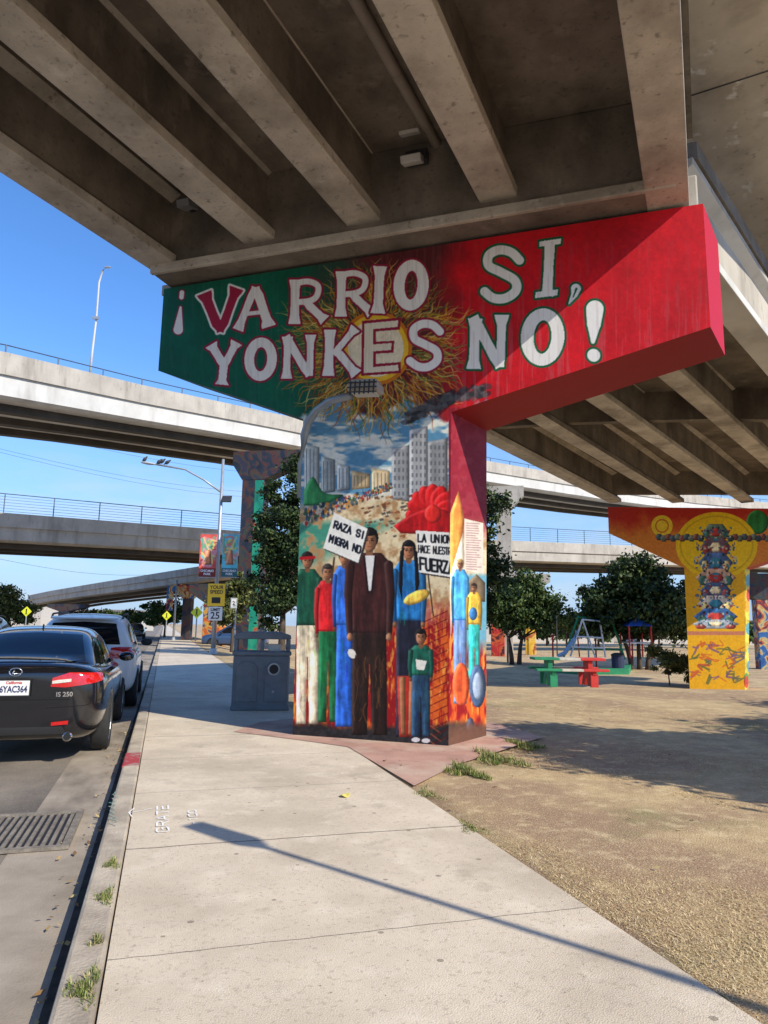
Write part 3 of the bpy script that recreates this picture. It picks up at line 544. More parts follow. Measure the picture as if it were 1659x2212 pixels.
# ------------------------------------------------------------------ ground
UE=2.13
def drop(x,y,u): return -.80*min(1,max(0,(y-17.5)/10.5))*min(1,max(0,(u-3.2)/4))
def hg(p):
    u,w=UW(p); return drop(p.x,p.y,u)-.015
us=[-900,-300,-100,-40,-15,-12.2,-8,-4,-.6,-.25,-.2,2.0,2.08,2.4]+list(np.arange(3,26,.8))+[30,40,60,100,200,400,900]
ws=[-60,-30,-12]+list(np.arange(-6,44,.8))+[50,60,80,110,160,250,400,800,1600]
V=[];Q=[]
for w in ws:
    for u in us:
        p=ST(u,w); z=-.2 if u<-.21 else (-.14 if u<2.04 else drop(p.x,p.y,u)-.015+.02*math.sin(u*1.3+w*.7)*(1 if 2.5<u<30 else 0))
        V.append((u,w,z))
n=len(us)
for j in range(len(ws)-1):
    for i in range(n-1): Q.append((j*n+i,j*n+i+1,(j+1)*n+i+1,(j+1)*n+i))
GRASS=mat('dry_grass_ground',(.64,.47,.24),(.44,.30,.155),scale=2.2,rough=.95,bump=.6,bscale=90,detail=12,stains=[((.33,.20,.12),.45,.45,.58,(1,1,1),.8),((.18,.19,.06),.6,.57,.67,(1,1,1),.6),((.80,.63,.36),6,.52,.66,(1,1,1),.5),((.26,.175,.095),22,.54,.66,(1,1,1),.45),((.85,.68,.41),90,.54,.62,(1,1,1),.6),((.20,.135,.075),150,.56,.64,(1,1,1),.5)])
struct(obj('ground',npmesh('ground',V,Q),GRASS,rotz=ANG,smooth=True))
def sheet(name,u0,u1,w0,w1,z,m):
    bm=BM(); ngon(bm,[(u0,w0,z),(u1,w0,z),(u1,w1,z),(u0,w1,z)]); return struct(obj(name,bm,m,rotz=ANG))
ASPH=mat('asphalt',(.31,.26,.205),(.19,.16,.13),scale=1.1,rough=.9,bump=.5,bscale=120,detail=12,stains=[((.07,.06,.05),.6,.52,.68,(1,.4,1),.65),((.46,.39,.31),70,.56,.66,(1,1,1),.55),((.05,.045,.04),2.5,.62,.7,(1,.3,1),.65),((.09,.08,.065),110,.56,.66,(1,1,1),.55)])
sheet('road',-11.8,-.90,-20,400,-.15,ASPH)
GUT=mat('gutter_concrete',(.44,.37,.29),(.29,.24,.185),scale=2.2,rough=.9,bump=.3,bscale=90,detail=10,stains=[((.08,.065,.05),1.1,.50,.70,(2,.5,1),.65)])
sheet('gutter',-.898,-.307,-20,400,-.146,GUT)
sheet('gutter_seam',-.37,-.309,-20,400,-.142,mat('grime',(.03,.025,.02),(.07,.055,.04),scale=9,rough=1))
sw=mat('sidewalk_base',(.78,.66,.50),(.63,.525,.39),scale=1.4,rough=.88,bump=.35,bscale=140,detail=12,stains=[((.46,.375,.27),.8,.48,.68,(1,1,1),.55),((.86,.75,.59),3.5,.55,.7,(1,1,1),.5),((.38,.31,.225),45,.56,.66,(1,1,1),.5),((.34,.275,.20),2.3,.60,.72,(1,1,1),.5),((.58,.53,.28),1.3,.66,.74,(1,1,1),.3)])
nt=sw.node_tree; L=nt.links; b=nt.nodes['Principled BSDF']; src=b.inputs['Base Color'].links[0].from_socket
tc=nt.nodes.new('ShaderNodeTexCoord'); sx=nt.nodes.new('ShaderNodeSeparateXYZ'); L.new(tc.outputs['Object'],sx.inputs[0])
nz=nt.nodes.new('ShaderNodeTexNoise'); nz.inputs['Scale'].default_value=5; L.new(tc.outputs['Object'],nz.inputs['Vector'])
def mth(op,a,bv=None):
    n=nt.nodes.new('ShaderNodeMath'); n.operation=op
    for i,v in enumerate((a,bv)):
        if v is None: continue
        if isinstance(v,(int,float)): n.inputs[i].default_value=v
        else: L.new(v,n.inputs[i])
    return n.outputs[0]
wob=mth('MULTIPLY',mth('SUBTRACT',nz.outputs['Fac'],.5),.03)
def joint(sock,off,per,wd):
    v=mth('ADD',mth('SUBTRACT',sock,off),wob); f=mth('FRACT',mth('ADD',mth('DIVIDE',v,per),100.5)); d=mth('MULTIPLY',mth('ABSOLUTE',mth('SUBTRACT',f,.5)),per); return mth('LESS_THAN',d,wd)
j=mth('MAXIMUM',joint(sx.outputs['Y'],4.9,1.52,.004),joint(sx.outputs['Y'],4.9,4.56,.009))
vo=nt.nodes.new('ShaderNodeTexVoronoi'); vo.inputs['Scale'].default_value=4.2; L.new(tc.outputs['Object'],vo.inputs['Vector']); gum=mth('LESS_THAN',vo.outputs['Distance'],.07)
vo2=nt.nodes.new('ShaderNodeTexVoronoi'); vo2.inputs['Scale'].default_value=11; L.new(tc.outputs['Object'],vo2.inputs['Vector']); gum2=mth('LESS_THAN',vo2.outputs['Distance'],.06)
mx=nt.nodes.new('ShaderNodeMixRGB'); mx.inputs['Color2'].default_value=(.14,.11,.08,1); L.new(mth('MULTIPLY',mth('MAXIMUM',j,mth('MULTIPLY',mth('MAXIMUM',gum,gum2),.75)),.8),mx.inputs['Fac']); L.new(src,mx.inputs['Color1']); L.new(mx.outputs['Color'],b.inputs['Base Color'])
bm=BM(); box(bm,(UE-.14)/2,190,-.06,UE+.14,420,.12); struct(obj('sidewalk',bm,sw,rotz=ANG))
CURB=mat('curb_concrete',(.60,.51,.39),(.40,.33,.25),scale=3,rough=.9,bump=.4,bscale=60,detail=10,stains=[((.16,.125,.09),1.4,.50,.70,(1,1,1),.75)])
bm=BM(); box(bm,-.226,190,-.10,.158,420,.208); o=struct(obj('curb',bm,CURB,rotz=ANG,bevel=.02))
cu=[UW(G(270,1655)),UW(G(272,1628))]; ch=abs(cu[1][1]-cu[0][1]); cw=(cu[0][1]+cu[1][1])/2
bm=BM(); prism(bm,[Vector((-.309,cw-ch/2,-.10)),Vector((-.309,cw-ch/2,.000)),Vector((-.297,cw-ch/2,.008)),Vector((-.155,cw-ch/2,.008)),Vector((-.155,cw-ch/2,0)),Vector((-.303,cw-ch/2,-.10))],(0,ch,0)); tag(obj('curb_marking',bm,mat('curb_red',(.50,.05,.06),(.38,.05,.05),scale=20,rough=.8,stains=[((.35,.3,.26),12,.52,.62,(1,1,1),.8)]),rotz=ANG),'short red painted patch on the curb behind the black sedan','marking')
bm=BM(); pts=[G(x,y,.006) for x,y in ((505,1580),(640,1597),(752,1613),(895,1697),(985,1652),(1080,1622),(1172,1592),(1120,1575),(1060,1560),(700,1545),(560,1560))]
ngon(bm,pts); struct(obj('red_pavement',bm,mat('red_concrete',(.56,.33,.25),(.43,.245,.185),scale=2,rough=.9,bump=.3,bscale=70,detail=10,stains=[((.60,.47,.35),1.2,.46,.62,(1,1,1),.75),((.24,.15,.11),5,.58,.7,(1,1,1),.5)])))
# ------------------------------------------------------------------ grass blades and weeds
def blades(name,pts,hmin,hmax,cols,lay=.6,wd=.004):
    n=len(pts); pts=np.array(pts); th=rng.uniform(0,2*PI,n); h=rng.uniform(hmin,hmax,n); ln=1-(1-lay)*rng.uniform(.1,1,n)**1.5*2; ln=np.clip(ln,.05,.995)
    d=np.stack([np.cos(th),np.sin(th),np.zeros(n)],1); s=np.stack([-np.sin(th),np.cos(th),np.zeros(n)],1)*wd*rng.uniform(.6,1.6,n)[:,None]
    tip=pts+d*(h*ln)[:,None]+np.array([0,0,1])*(h*np.sqrt(np.maximum(.004,1-ln**2)))[:,None]
    V=np.empty((n*3,3)); V[0::3]=pts-s; V[1::3]=pts+s; V[2::3]=tip; Q=np.arange(n*3).reshape(-1,3); ci=rng.integers(0,len(cols),n); c=np.repeat(np.array(cols)[ci]*rng.uniform(.7,1.25,n)[:,None],3,0)
    return npmesh(name,V,Q,c,nv=3)
BLADE=mat('grass_blades',(1,1,1),attr='paint',rough=.8,spec=.2)
pts=[]
while len(pts)<120000:
    Yd=2.2+rng.random()**1.6*12; px=rng.uniform(700,1720); r_=ray(px,1106); x=r_.x/r_.y*Yd; p=Vector((x,Yd,0)); u,w=UW(p)
    if u<UE+.03+.03*math.sin(w*5)+.04*mn.noise(p*3): continue
    nn=mn.noise(Vector((x*.55,Yd*.55,3)))+.7*mn.noise(Vector((x*2,Yd*2,1)))
    if nn<-.05 and rng.random()<.90: continue
    pts.append((x,Yd,hg(p)+.001))
straw=[(.72,.55,.30),(.64,.48,.25),(.80,.64,.38),(.52,.37,.19),(.58,.45,.23)]
o=obj('dry_grass',blades('dry_grass',pts,.010,.032,straw,.95,.0019),BLADE); struct(o,'stuff')
greens=[(.13,.18,.04),(.19,.24,.06),(.09,.13,.03),(.30,.30,.10),(.46,.38,.18)]
def tuft(labels,spots,n,sc,wd=.005):
    for i,(px,py,rx,z) in enumerate(spots):
        q=[]; c=G(px,py,z)
        for _ in range(int(n*rx/.1)):
            a=rng.uniform(0,2*PI); r_=rng.random()**.6*rx*(.7+.4*math.sin(3*a+i)); q.append((c.x+S.x*math.cos(a)*r_*1.7+N.x*math.sin(a)*r_*.7,c.y+S.y*math.cos(a)*r_*1.7+N.y*math.sin(a)*r_*.7,z))
        tag(obj('weed_patch',blades('weed_patch',q,.02*sc,.06*sc,greens,.6,wd),BLADE),labels[i],'weeds')
tuft(['green weed clump at the near right edge of the red pavement','low green weeds in the middle of the strip beside the red pavement','thin green weeds at the far right tip of the red pavement'],[(1005,1668,.26,0),(1070,1640,.34,0),(1135,1612,.26,0)],420,1.3)
tuft(['green weed clump in the curb joint nearest the camera'],[(182,2140,.10,0)],420,.8,wd=.003)
tuft(['dry weed tuft in the curb joint beside the drain','dry weed tuft in the curb joint just beyond the drain tuft','small weed tuft between the near clump and the drain tuft'],[(228,1940,.085,0),(242,1868,.07,0),(210,2035,.04,0)],380,.7,wd=.003)
tuft(['thin green grass line at the sidewalk edge nearest the red pavement','faint green grass at the sidewalk edge near the lamp shadow'],[(925,1715,.16,0),(1020,1790,.13,0)],220,.55,wd=.003)
lm=[];lc=[]
for k in range(260):
    if k<120: u=-.34-abs(rng.normal())*.10; w=rng.uniform(2.2,12); z=-.138
    else: u=rng.uniform(2.2,8); w=rng.uniform(2.5,12); z=.0
    p=ST(u,w,z); a=rng.uniform(0,6.28); s=rng.uniform(.012,.03); d=Vector((math.cos(a),math.sin(a),rng.uniform(-.3,.5)))*s; e_=Vector((-math.sin(a),math.cos(a),rng.uniform(-.3,.5)))*s*.5
    p.z+=.012; lm+= [p-d,p-e_,p+d,p+e_]; lc+=[np.array([(.30,.17,.07),(.42,.28,.12),(.20,.12,.06),(.5,.4,.18)][k%4])]*4
struct(obj('leaf_litter',npmesh('leaf_litter',np.array([tuple(v) for v in lm]),np.arange(len(lm)).reshape(-1,4),np.array(lc)),BLADE),'stuff')
bm=BM(); c=G(745,1718,.012); prism(bm,[c+Vector((math.cos(a)*.04*(1+.3*math.sin(3*a)),math.sin(a)*.05,.008*math.sin(2*a))) for a in np.linspace(0,2*PI,13)[:-1]],(0,0,.003)); tag(obj('leaf',bm,mat('yellow_leaf',(.85,.72,.18),(.7,.58,.10),rough=.7)),'yellow dry leaf lying on the sidewalk','leaf')
CHALK=mat('marking_paint',(.97,.96,.93),(.88,.86,.82),scale=30,rough=.8)
def ribbon(bm,pts,w,z):
    for i in range(len(pts)-1):
        a=Vector(pts[i]);b=Vector(pts[i+1]); d=(b-a); 
        if d.length<1e-6: continue
        d.normalize(); s=Vector((-d.y,d.x,0))*w/2; a=a-d*w*.3; b=b+d*w*.3; zz=Vector((0,0,z+.0006*(len(bm.faces)%7))); ngon(bm,[a-s+zz,b-s+zz,b+s+zz,a+s+zz])
def groundtext(bm,txt,org,ux,uy,sz,w,gap=5.6,hk=.48):
    x=0
    for ch in txt:
        for pl in FONT.get(ch,[]): ribbon(bm,[org+ux*(x+a+random.uniform(-.15,.15))*sz+uy*(b+random.uniform(-.15,.15))*sz*hk for a,b in pl],w,.005)
        x+=gap
L_=(G(352,1738)-G(352,1800)).length
bm=BM(); groundtext(bm,'GRATE',G(364,1798),S,-N,L_/29,.013); tag(obj('sidewalk_writing',bm,CHALK),'white spray-painted word GRATE on the sidewalk','writing')
bm=BM(); groundtext(bm,'-100',G(428,1781),S,-N,.020,.011,5.0); tag(obj('sidewalk_writing',bm,CHALK),'white spray-painted -100 beside the word GRATE','writing')
bm=BM(); pa,pb=G(312,1752),G(278,1757); ribbon(bm,[pa,pb],.011,.005); ribbon(bm,[G(290,1747),pb,G(285,1766)],.010,.006); ribbon(bm,[pa,G(328,1748)],.010,.006)
tag(obj('sidewalk_arrow',bm,CHALK),'white spray-painted arrow pointing to the curb','marking')
bm=BM(); q=[G(246+8*math.sin(k*2.1)+random.uniform(-5,5),1712+k*2.9,.006) for k in range(26)]
ribbon(bm,q,.007,.005)
tag(obj('curb_scribble',bm,mat('teal_paint',(.14,.42,.34),(.42,.42,.35),scale=25,rough=.8,lo=.45,hi=.55)),'faded teal scribble on the curb near the drain','writing')
wa=UW(G(120,1835,-.15))[1]; wb=UW(G(155,1762,-.15))[1]; Lg=wb-wa
t=thing('drain_grate','worn iron storm drain grate set in the road beside the curb','drain',ST(-1.05,(wa+wb)/2,-.15),ANG)
RUST=mat('cast_iron',(.30,.26,.21),(.17,.145,.115),scale=14,rough=.85,bump=.4,bscale=60)
bm=BM(); box(bm,0,0,.012,1.0,Lg+.04,.006); obj('pit_shade',bm,BLACK,t)  # black sheet stands in for the shade below the bars
bm=BM(); 
for s in (-1,1): box(bm,s*.5,0,.02,.05,Lg+.1,.022); box(bm,0,s*(Lg/2+.025),.0195,.95,.05,.022)
obj('frame',bm,RUST,t)
for k in range(19): bm=BM(); box(bm,-.45+k*.05,0,.0215,.024,Lg,.014); obj('bar',bm,RUST,t)
# ------------------------------------------------------------------ trees
def crown(blobs,nclump,nleaf,leaf,seed):
    g=np.random.default_rng(seed); B=np.array(blobs,float); vol=B[:,3]*B[:,4]*B[:,5]; bi=g.choice(len(B),nclump,p=vol/vol.sum()); d=g.normal(size=(nclump,3)); d/=np.linalg.norm(d,axis=1)[:,None]
    C=B[bi,:3]+d*B[bi,3:]*(g.random(nclump)**.45)[:,None]; rc=(B[bi,3:].mean(1)*.2*g.uniform(.6,1.5,nclump))
    ci=g.integers(0,nclump,nleaf); P=C[ci]+g.normal(size=(nleaf,3))*rc[ci][:,None]*np.array([1,1,.65])*.8
    a=g.normal(size=(nleaf,3)); a/=np.linalg.norm(a,axis=1)[:,None]; b_=np.cross(a,g.normal(size=(nleaf,3))); b_/=np.linalg.norm(b_,axis=1)[:,None]; s=leaf*g.uniform(.6,1.4,nleaf)[:,None]
    V=np.empty((nleaf*4,3)); V[0::4]=P-a*s; V[1::4]=P-b_*s*.5; V[2::4]=P+a*s; V[3::4]=P+b_*s*.5; return npmesh('crown',V,np.arange(nleaf*4).reshape(-1,4)),C
def tree(label,loc,blobs,nclump,nleaf,leaf,m,th,tr=.14,seed=1,name='tree',cat_='tree',group=None,lean=0,stems=1):
    t=thing(name,label,cat_,loc,0,group); me,C=crown(blobs,nclump,nleaf,leaf,seed); obj('crown',me,m,t)
    g=random.Random(seed); bm=BM()
    for sidx in range(stems):
        ox=(sidx-(stems-1)/2)*tr*3; top=Vector((lean+ox*2,0,th)); tube(bm,[(ox,0,-.3),(ox*1.2,0,th*.3),(lean*.5+ox*1.5,.05,th*.65),top],[tr*1.25,tr,tr*.85,tr*.7],8)
        for k in range(7):
            c=Vector(C[g.randrange(len(C))]); mid=top.lerp(c,.5)+Vector((0,0,-.15)); tube(bm,[top,mid,c],[tr*.5,tr*.3,tr*.08],5)
    obj('trunk',bm,BARK,t,smooth=True); return t
def GZ(px,Y,z): 
    p=A(px,1300,Y); return Vector((p.x,Y,z))
gz=lambda px,Y:GZ(px,Y,hg(GZ(px,Y,0)))
tree('tall dark leafy tree directly behind the left side of the lettered pier',gz(612,31),[(-.2,0,3.6,1.45,1.5,1.4),(.3,0,5.6,1.6,1.6,1.6),(-.3,0,7.0,1.25,1.2,1.2),(.3,0,8.4,1.0,1.1,1.0),(-.9,0,4.4,.8,.8,.9),(.9,0,3.0,1.3,1.2,1.0),(-.3,0,2.4,1.2,1,.8),(-.7,0,5.8,.8,.9,1.0)],150,30000,.085,LEAFD,2.2,.17,3)
tree('tall dark tree mostly hidden behind the right side of the lettered pier',gz(1015,30),[(.4,0,5.0,1.5,1.4,1.5),(.7,0,6.8,1.15,1.1,1.4),(0,0,3.8,1.4,1.2,1.0)],80,14000,.085,LEAFD,2.8,.16,5)
tree('round leafy tree right of the lettered pier with forked trunk',gz(1112,45),[(0,0,3.7,2.3,2,1.5),(1.2,0,3.5,1.8,1.6,1.3),(-1.1,0,3.2,1.7,1.4,1.2),(.3,0,4.9,1.6,1.3,1.1)],140,24000,.12,LEAFM,1.6,.14,7,stems=2)
tree('broad dark tree left of the yellow pier with several stems',gz(1376,41),[(0,0,3.8,2.9,2.2,1.7),(1.7,0,3.6,2.0,1.8,1.6),(-1.8,0,3.5,1.9,1.7,1.6),(-.2,0,5.2,2.0,1.6,1.2),(1.2,0,2.5,2.2,1.5,1.1),(-.8,0,2.6,2.1,1.4,1.0)],190,32000,.13,LEAFD,1.7,.14,9,stems=3)
tree('thin pale shrub growing at the foot of the yellow pier',gz(1438,30),[(0,0,.9,.8,.6,.55),(.5,0,.6,.7,.5,.5),(-.4,0,1.3,.6,.5,.4)],45,6000,.06,LEAFY,.5,.03,11,name='shrub',cat_='shrub')
tree('small tree with yellow-green leaves left of the teal painted pier',gz(505,38),[(0,0,2.6,1.3,1.2,1.0),(.4,0,3.5,.9,.9,.8),(-.5,0,2.0,1.0,.9,.7)],55,7000,.10,LEAFY,1.4,.08,13)
tree('street tree behind the lamp pole left of the orange pier',gz(360,70),[(0,0,2.6,2.0,1.5,1.3),(-1.3,0,2.2,1.4,1.2,1.0),(1.2,0,2.2,1.3,1.2,1.0)],60,6000,.16,LEAFM,1.3,.12,15)
tree('bushy pale tree at the far left edge above the parked sedan',gz(28,52),[(0,0,2.4,1.8,1.2,1.4),(-1.4,0,2.6,1.6,1.2,1.5),(1.2,0,2.0,1.2,1.0,1.0)],80,9000,.12,LEAFY,1.0,.1,17)
tree('low green tree mass beyond the silver car',gz(215,95),[(0,0,2.2,2.6,1.5,1.1),(-2.6,0,2.0,2.0,1.4,.9),(2.6,0,2.0,2.2,1.4,.9)],70,5000,.2,LEAFM,1.0,.14,19)
tree('small street tree beyond the silver car near the ramp end',gz(285,80),[(0,0,2.0,1.3,1.0,.9),(.8,0,1.8,1.0,.9,.7)],30,2500,.16,LEAFM,1.0,.1,21)
tree('distant tree behind the playground left of the broad dark tree',gz(1222,75),[(0,0,3.2,1.6,1.2,1.2),(.8,0,2.6,1.2,1.1,.9)],40,3500,.17,LEAFM,1.8,.12,23)
tree('park tree standing on the lawn just right of the camera view',Vector((8.9,4.0,0)),[(0,0,4.6,2.0,2.0,1.0),(1.2,.6,4.9,1.5,1.5,.9),(-.6,1.2,5.0,1.3,1.3,.8)],120,20000,.09,LEAFM,3.0,.14,25)
tree('second park tree standing farther right of the camera view',Vector((12.6,6.0,0)),[(0,0,4.6,2.2,2.2,1.1),(1.0,.8,5.0,1.8,1.8,.9),(-1.2,.8,4.4,1.6,1.6,.8)],130,20000,.1,LEAFM,3.0,.14,27)
tree('third park tree standing beyond the second right of the view',Vector((15.5,9.5,0)),[(0,0,4.4,2.6,1.8,1.1),(1.0,.8,4.8,2.0,1.6,.9),(-1.6,.4,4.3,1.6,1.3,.9)],110,16000,.1,LEAFM,2.8,.14,29)
tree('fourth park tree standing right of the camera nearest to it',Vector((9.4,2.0,0)),[(0,0,4.2,1.8,1.6,.9),(1.0,.3,4.6,1.5,1.3,.8),(-.4,.8,4.5,1.2,1.1,.7)],80,12000,.09,LEAFM,2.8,.13,31)
# ------------------------------------------------------------------ cars
GLASS=mat('car_glass',(.008,.009,.011),(.008,.009,.011),rough=.05,spec=.45)
BLKP=mat('black_car_paint',(.007,.007,.009),(.007,.007,.009),rough=.15,coat=1,spec=.5)
SILV=mat('silver_car_paint',(.80,.80,.80),(.78,.78,.78),rough=.42,coat=.6)
BLUP=mat('blue_car_paint',(.03,.07,.16),(.03,.07,.16),rough=.3,coat=1)
GRYP=mat('grey_car_paint',(.12,.125,.13),(.12,.125,.13),rough=.3,coat=1)
TYRE=mat('tyre_rubber',(.02,.02,.02),(.03,.03,.03),scale=20,rough=.85)
RIM=mat('alloy_rim',(.45,.46,.47),(.4,.41,.42),rough=.3,metal=.8)
RLAMP=mat('red_lamp',(.62,.016,.012),(.5,.01,.01),rough=.08,coat=1,scale=30)
CLAMP=mat('clear_lamp',(.8,.74,.66),(.6,.55,.48),rough=.1,coat=1,scale=40)
CHROME=mat('chrome',(.8,.8,.81),(.75,.75,.77),rough=.12,metal=1)
SEAM=mat('seam',(.002,.002,.002),(.002,.002,.002),rough=.9)
PLASTIC=mat('black_plastic',(.02,.02,.021),(.016,.016,.017),rough=.6)
def textobj(name,txt,size,m,parent,loc,rot,ext=.001,bold=0,sx=1):
    cu=bpy.data.curves.new('t','FONT'); cu.body=txt; cu.size=size; cu.align_x='CENTER'; cu.align_y='CENTER'; cu.extrude=ext; cu.offset=bold; cu.resolution_u=3
    ob=bpy.data.objects.new('t',cu); COL.objects.link(ob); dg=bpy.context.evaluated_depsgraph_get(); me=bpy.data.meshes.new_from_object(ob.evaluated_get(dg)); bpy.data.objects.remove(ob)
    me.materials.clear(); o=obj(name,me,m,parent); o.location=loc; o.rotation_euler=rot; o.scale=(sx,1,1); return o
def loft(half_rings):
    bm=BM(); R=[]
    for y,half in half_rings:
        pts=half+[(-x,z) for x,z in half[-2:0:-1]]; R.append([bm.verts.new((x,y,z)) for x,z in pts])
    n=len(R[0])
    for i in range(len(R)-1):
        for k in range(n): bm.faces.new((R[i][k],R[i][(k+1)%n],R[i+1][(k+1)%n],R[i+1][k]))
    for rr_ in (R[0],R[-1]):
        h=n//2
        for k in range(h):
            a,b_,c,d=rr_[k],rr_[k+1],rr_[(n-k-1)%n],rr_[(n-k)%n]
            vs=[]; [vs.append(v) for v in (a,b_,c,d) if v not in vs]
            if len(vs)>=3:
                try: bm.faces.new(vs)
                except ValueError: pass
    bmesh.ops.recalc_face_normals(bm,faces=bm.faces)
    return bm
def applied(o):
    dg=bpy.context.evaluated_depsgraph_get(); return bpy.data.meshes.new_from_object(o.evaluated_get(dg))
def make_car(name,label,cat_,paint,loc,sp,group=None):
    root=thing(name,label,cat_,loc,ANG,group); hrs=[]
    for y,hw,zl,zm,zs,zt in sp['body']:
        hrs.append((y,[(0,zl),(hw*.72,zl),(hw*.94,zl+.05),(hw,zm),(hw*.99,zs-.13),(hw*.94,zs),(hw*.68,zt),(0,zt+.02)]))
    bm=loft(hrs); tmp=obj('body',bm,paint); s=tmp.modifiers.new('s','SUBSURF'); s.levels=2; s.render_levels=2
    cb=BM()
    for wy in sp['wheels']:
        for sgn in (-1,1): cyl(cb,(sgn*(sp['track']-.16),wy,sp['wr']),(sgn*1.4,wy,sp['wr']),sp['wr']+.045,seg=36)
    cut=obj('cut',cb,BLACK); bo=tmp.modifiers.new('b','BOOLEAN'); bo.object=cut; bo.operation='DIFFERENCE'; bo.solver='EXACT'
    me=applied(tmp); bpy.data.objects.remove(tmp); bpy.data.objects.remove(cut); me.materials.clear(); body=obj('body',me,paint,root,smooth=True)
    for p in me.polygons: p.material_index=0
    hrs=[(y,[(0,zb-.06),(wb,zb-.06),(wb,zb),(wb*.55+wt*.45,zb+(zt-zb)*.5),(wt,zt-.03),(wt*.6,zt),(0,zt+.012)]) for y,wb,zb,wt,zt in sp['cab']]
    bm=loft(hrs); tmp=obj('roof',bm,paint); s=tmp.modifiers.new('s','SUBSURF'); s.levels=2; me2=applied(tmp); bpy.data.objects.remove(tmp); me2.materials.clear(); cab=obj('roof',me2,paint,root,smooth=True)
    vs=[v.co.copy() for v in me.vertices]+[v.co.copy() for v in me2.vertices]; n0=len(me.vertices)
    bvh=BVHTree.FromPolygons(vs,[list(p.vertices) for p in me.polygons]+[[i+n0 for i in p.vertices] for p in me2.polygons])
    def patch(nm,bot,top,proj,m,off=.006,nu=14,nv=8,parent=root,sg=1):
        def ip(pl,t):
            k=t*(len(pl)-1); i=min(int(k),len(pl)-2); f=k-i; return (pl[i][0]*(1-f)+pl[i+1][0]*f,pl[i][1]*(1-f)+pl[i+1][1]*f)
        bm=BM(); R=[]
        for j in range(nv+1):
            row=[]
            for i in range(nu+1):
                a=ip(bot,i/nu); b=ip(top,i/nu); f=j/nv; u=a[0]*(1-f)+b[0]*f; z=a[1]*(1-f)+b[1]*f
                if proj=='rear': o_,d_=Vector((u,-5,z)),Vector((0,1,0))
                elif proj=='front': o_,d_=Vector((u,5,z)),Vector((0,-1,0))
                elif proj=='side': o_,d_=Vector((sg*3,u,z)),Vector((-sg,0,0))
                else: o_=Vector((sg*(.25+4*math.sin(u)),-1.6-4*math.cos(u),z)); d_=Vector((-sg*math.sin(u),math.cos(u),0))
                h,nn,_,_=bvh.ray_cast(o_,d_)
                if h is None: h,nn,_,_=bvh.find_nearest(o_+d_*3)
                if nn.dot(d_)>0: nn=-nn
                row.append(bm.verts.new(h+nn*off))
            R.append(row)
        for j in range(nv):
            for i in range(nu): bm.faces.new((R[j][i],R[j][i+1],R[j+1][i+1],R[j+1][i]))
        return obj(nm,bm,m,parent,smooth=True)
    sp['details'](patch,root,bvh)
    for wy in sp['wheels']:
        for sgn in (-1,1):
            wr=sp['wr']; bm=BM(); lathe(bm,[(wr*.62,.09),(wr*.9,.105),(wr*.985,.08),(wr,.03),(wr,-.06),(wr*.97,-.1),(wr*.62,-.1)],36,'X'); w_=obj('wheel',bm,TYRE,root,smooth=True); w_.location=(sgn*(sp['track']-.02),wy,wr); w_.rotation_euler=(0,0,0 if sgn>0 else PI)
            bm=BM(); lathe(bm,[(wr*.66,.085),(wr*.63,.095),(wr*.60,.06),(wr*.58,.0),(.01,.0)],30,'X')
            for k in range(9):
                a=2*PI*k/9; box(bm,.06,math.cos(a)*wr*.33,math.sin(a)*wr*.33,.03,wr*.6,.045,Matrix.Rotation(a,3,'X'))
            lathe(bm,[(.06,.03),(.06,.085),(.02,.09)],16,'X'); obj('rim',bm,RIM,w_)
    return root
